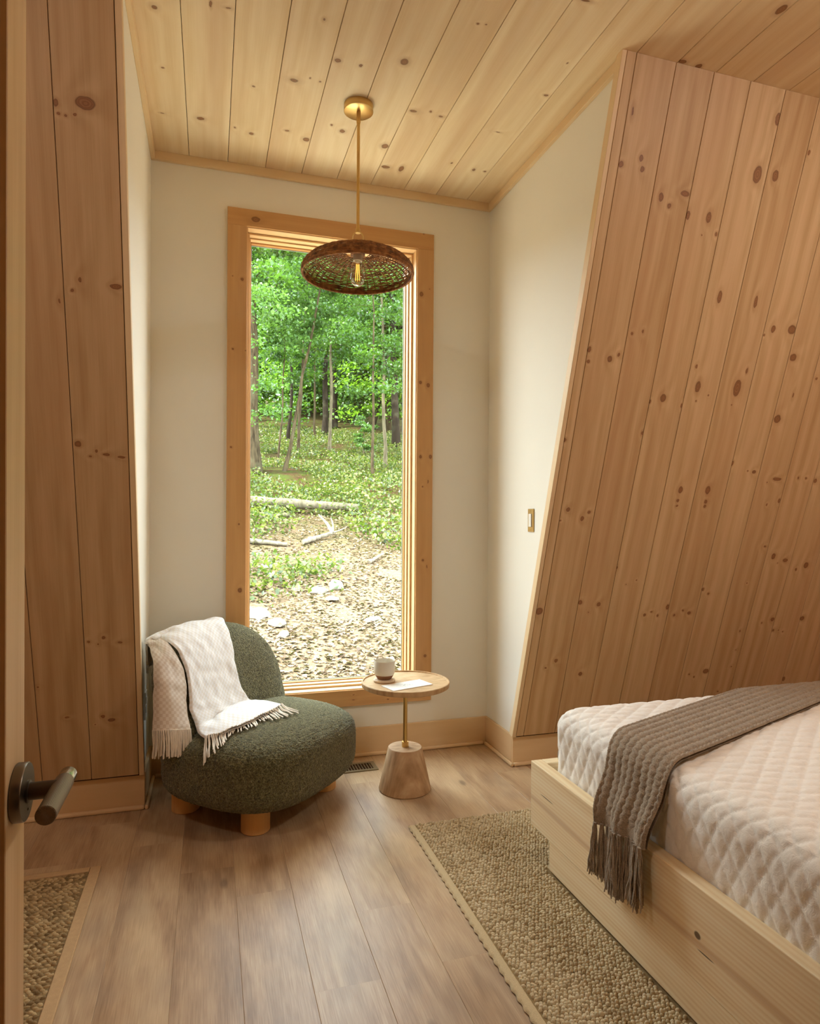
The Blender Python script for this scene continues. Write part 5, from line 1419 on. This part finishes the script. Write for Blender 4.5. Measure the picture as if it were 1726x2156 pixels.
for k in range(16):
    y = yel.uniform(52, 64); x = (0.02 + 0.36 * (k + yel.random()) / 16) * y
    c = np.array([x, y, float(gz(x, y))])
    glow.append((blobs(yel, [c + np.array([yel.uniform(-2, 2), yel.uniform(-1, 1), yel.uniform(0.3, 6.5)]) for _ in range(15)], 80, 1.5, 0.6), 0.42))
for k in range(12):
    y = 34 + 2.2 * k; x = (0.03 + 0.33 * ((k * 0.47 + 0.2) % 1.0)) * y
    c = np.array([x, y, float(gz(x, y))])
    B_ = blobs(yel, [c + np.array([yel.uniform(-2.2, 2.2), yel.uniform(-1, 1), yel.uniform(0.4, 4.0)]) for _ in range(12)], 80, 1.2, 0.5)
    if k % 3 == 1: glow.append((B_, 0.0062 * y))
    else: sets['mid'].append((B_, 0.0062 * y))
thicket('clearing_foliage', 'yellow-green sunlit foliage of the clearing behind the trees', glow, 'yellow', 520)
thicket('shrub_foliage', 'leafy shrubs crowding between the far trunks', sets['mid'][-8:], 'mid', 560)

# ground cover, leaf litter
rg2 = np.random.default_rng(9)
def scatter(n, y0, y1, xw0, xw1, power=1.0):
    y = y0 + (y1 - y0) * rg2.random(n) ** power
    x = rg2.uniform(xw0, xw1, n) * y
    return x, y
x, y = scatter(8200, 9.0, 36.0, -0.10, 0.42, 0.9)
dens = vnoise(x + 9, y, 61, 0.8) + 0.25 * np.clip((y - 10) / 5, 0, 1)
ok = dens > 0.56
x, y = x[ok], y[ok]
base_ = np.stack([x, y, gz(x, y)], 1)
reps = 9
Cc = np.repeat(base_, reps, 0) + rg2.normal(size=(len(base_) * reps, 3)) * np.array([0.13, 0.13, 0.0])
Cc[:, 2] += rg2.random(len(Cc)) ** 1.3 * 0.30
V, F = leaves(Cc, 0.085, 62, 0.7)
tag(obj('undergrowth', mesh('undergrowth', V, F), leaf_mat('leaf_groundcover', ['#27360e', '#43521a', '#656a2a', '#827e40'], 0.35)), 'low green plants carpeting the slope outside', 'undergrowth', kind='stuff')
x, y = scatter(21000, 5.6, 15.0, -0.10, 0.45, 1.3)
Cc = np.stack([x, y, gz(x, y) + 0.012], 1)
V, F = leaves(Cc, 0.058, 63, 0.25)
tag(obj('leaf_litter', mesh('leaf_litter', V, F), leaf_mat('dry_leaves', ['#3c2a1a', '#5c4834', '#78644c', '#8e7a60', '#a49278'], 0.1)), 'dry leaves and wood chips strewn on the near ground', 'leaf litter', kind='stuff')


def log_(name, label, p0, p1, r, seed, mat, cat='log'):
    rg_ = np.random.default_rng(seed)
    P = np.linspace(np.array(p0), np.array(p1), 14)
    P = P + rg_.normal(size=P.shape) * np.array([0.0, 0.02, 0.012]) * r * 6
    root = empty(name, P[0])
    a = Acc().tube(P - P[0], r * (1 - 0.35 * np.linspace(0, 1, 14)) * rg_.uniform(0.92, 1.08, 14), 10)
    a.obj('stem', mat, root, smooth=True)
    return tag(root, label, cat), root
def gp(x, y, up=0.0): return (x, y, float(gz(x, y)) + up)
pale_wood = bark_mat('weathered_wood', '#463e30', '#807664', 0.7)
white_wood = bark_mat('bleached_wood', '#5d5548', '#948b7a', 0.7)
log_('fallen_log', 'long grey fallen log lying across the slope', gp(0.1, 14.9, 0.16), gp(3.3, 14.65, 0.14), 0.14, 1, pale_wood)
log_('fallen_log', 'short pale log below the long fallen one', gp(0.95, 13.7, 0.06), gp(1.66, 14.3, 0.07), 0.065, 2, pale_wood)
log_('dead_branch', 'bleached branch at the left edge of the view', gp(0.45, 12.1, 0.07), gp(1.36, 11.9, 0.04), 0.055, 3, white_wood, 'branch')
_, rb = log_('dead_branch', 'bleached forked branch in the middle of the slope', gp(1.66, 12.0, 0.05), gp(2.33, 12.5, 0.12), 0.05, 4, white_wood, 'branch')
b0 = np.array(gp(2.3, 12.45, 0.12)) - np.array(rb.location)
for dv, r in (((-0.22, 0.35, 0.36), 0.036), ((0.02, 0.3, 0.30), 0.024), ((0.34, 0.25, 0.12), 0.018)):
    Acc().tube([b0, b0 + np.array(dv) * 0.5 + np.array([0.03, 0, 0]), b0 + np.array(dv)], [r, r * 0.8, r * 0.4], 7).obj('fork', white_wood, rb, smooth=True)
log_('dead_branch', 'thin pale stick at the right of the bare ground', gp(2.62, 10.7, 0.04), gp(3.0, 11.2, 0.05), 0.032, 6, white_wood, 'branch')

stone_m = plain('pale_limestone', '#8d8678', 0.9, 0.05, var=0.15, vscale=9.0, bump=0.8, bscale=22.0)
def stone(label, x, y, rx, ry, rz, seed):
    rg_ = np.random.default_rng(int(seed * 10))
    bm = bmesh.new(); bmesh.ops.create_icosphere(bm, subdivisions=2, radius=1.0)
    for v in bm.verts:
        k = 1 + 0.22 * math.sin(v.co.x * 3.1 + seed) * math.cos(v.co.y * 2.7 + seed * 2) + rg_.normal() * 0.07
        v.co = Vector((v.co.x * rx * k, v.co.y * ry * k, max(v.co.z, -0.3) * rz * k))
    me = bpy.data.meshes.new('stone'); bm.to_mesh(me); bm.free()
    o = obj('stone', me, stone_m, None, (x, y, float(gz(x, y)) + rz * 0.2))
    o.rotation_euler = (0, 0, seed)
    return tag(o, label, 'stone', 'pale stones on the bare ground')
for i, (lb, x, y, rx, ry, rz) in enumerate([
        ('largest white stone above the chair back', 0.60, 8.45, 0.17, 0.12, 0.11), ('flat white stone right of the largest one', 0.80, 8.05, 0.16, 0.10, 0.07),
        ('white stone half hidden by the window edge', 0.46, 8.9, 0.12, 0.10, 0.08), ('long flat stone just above the chair back', 0.84, 7.65, 0.17, 0.07, 0.045),
        ('upright white stone in the middle of the bare ground', 1.77, 9.3, 0.10, 0.08, 0.13), ('flat stone left of the upright one', 1.50, 9.15, 0.16, 0.09, 0.07),
        ('small stone in front of the upright one', 1.62, 8.75, 0.12, 0.09, 0.04), ('lone flat stone toward the right of the bare ground', 1.98, 7.9, 0.12, 0.07, 0.045)]):
    stone(lb, x, y, rx, ry, rz, i * 1.3 + 0.4)
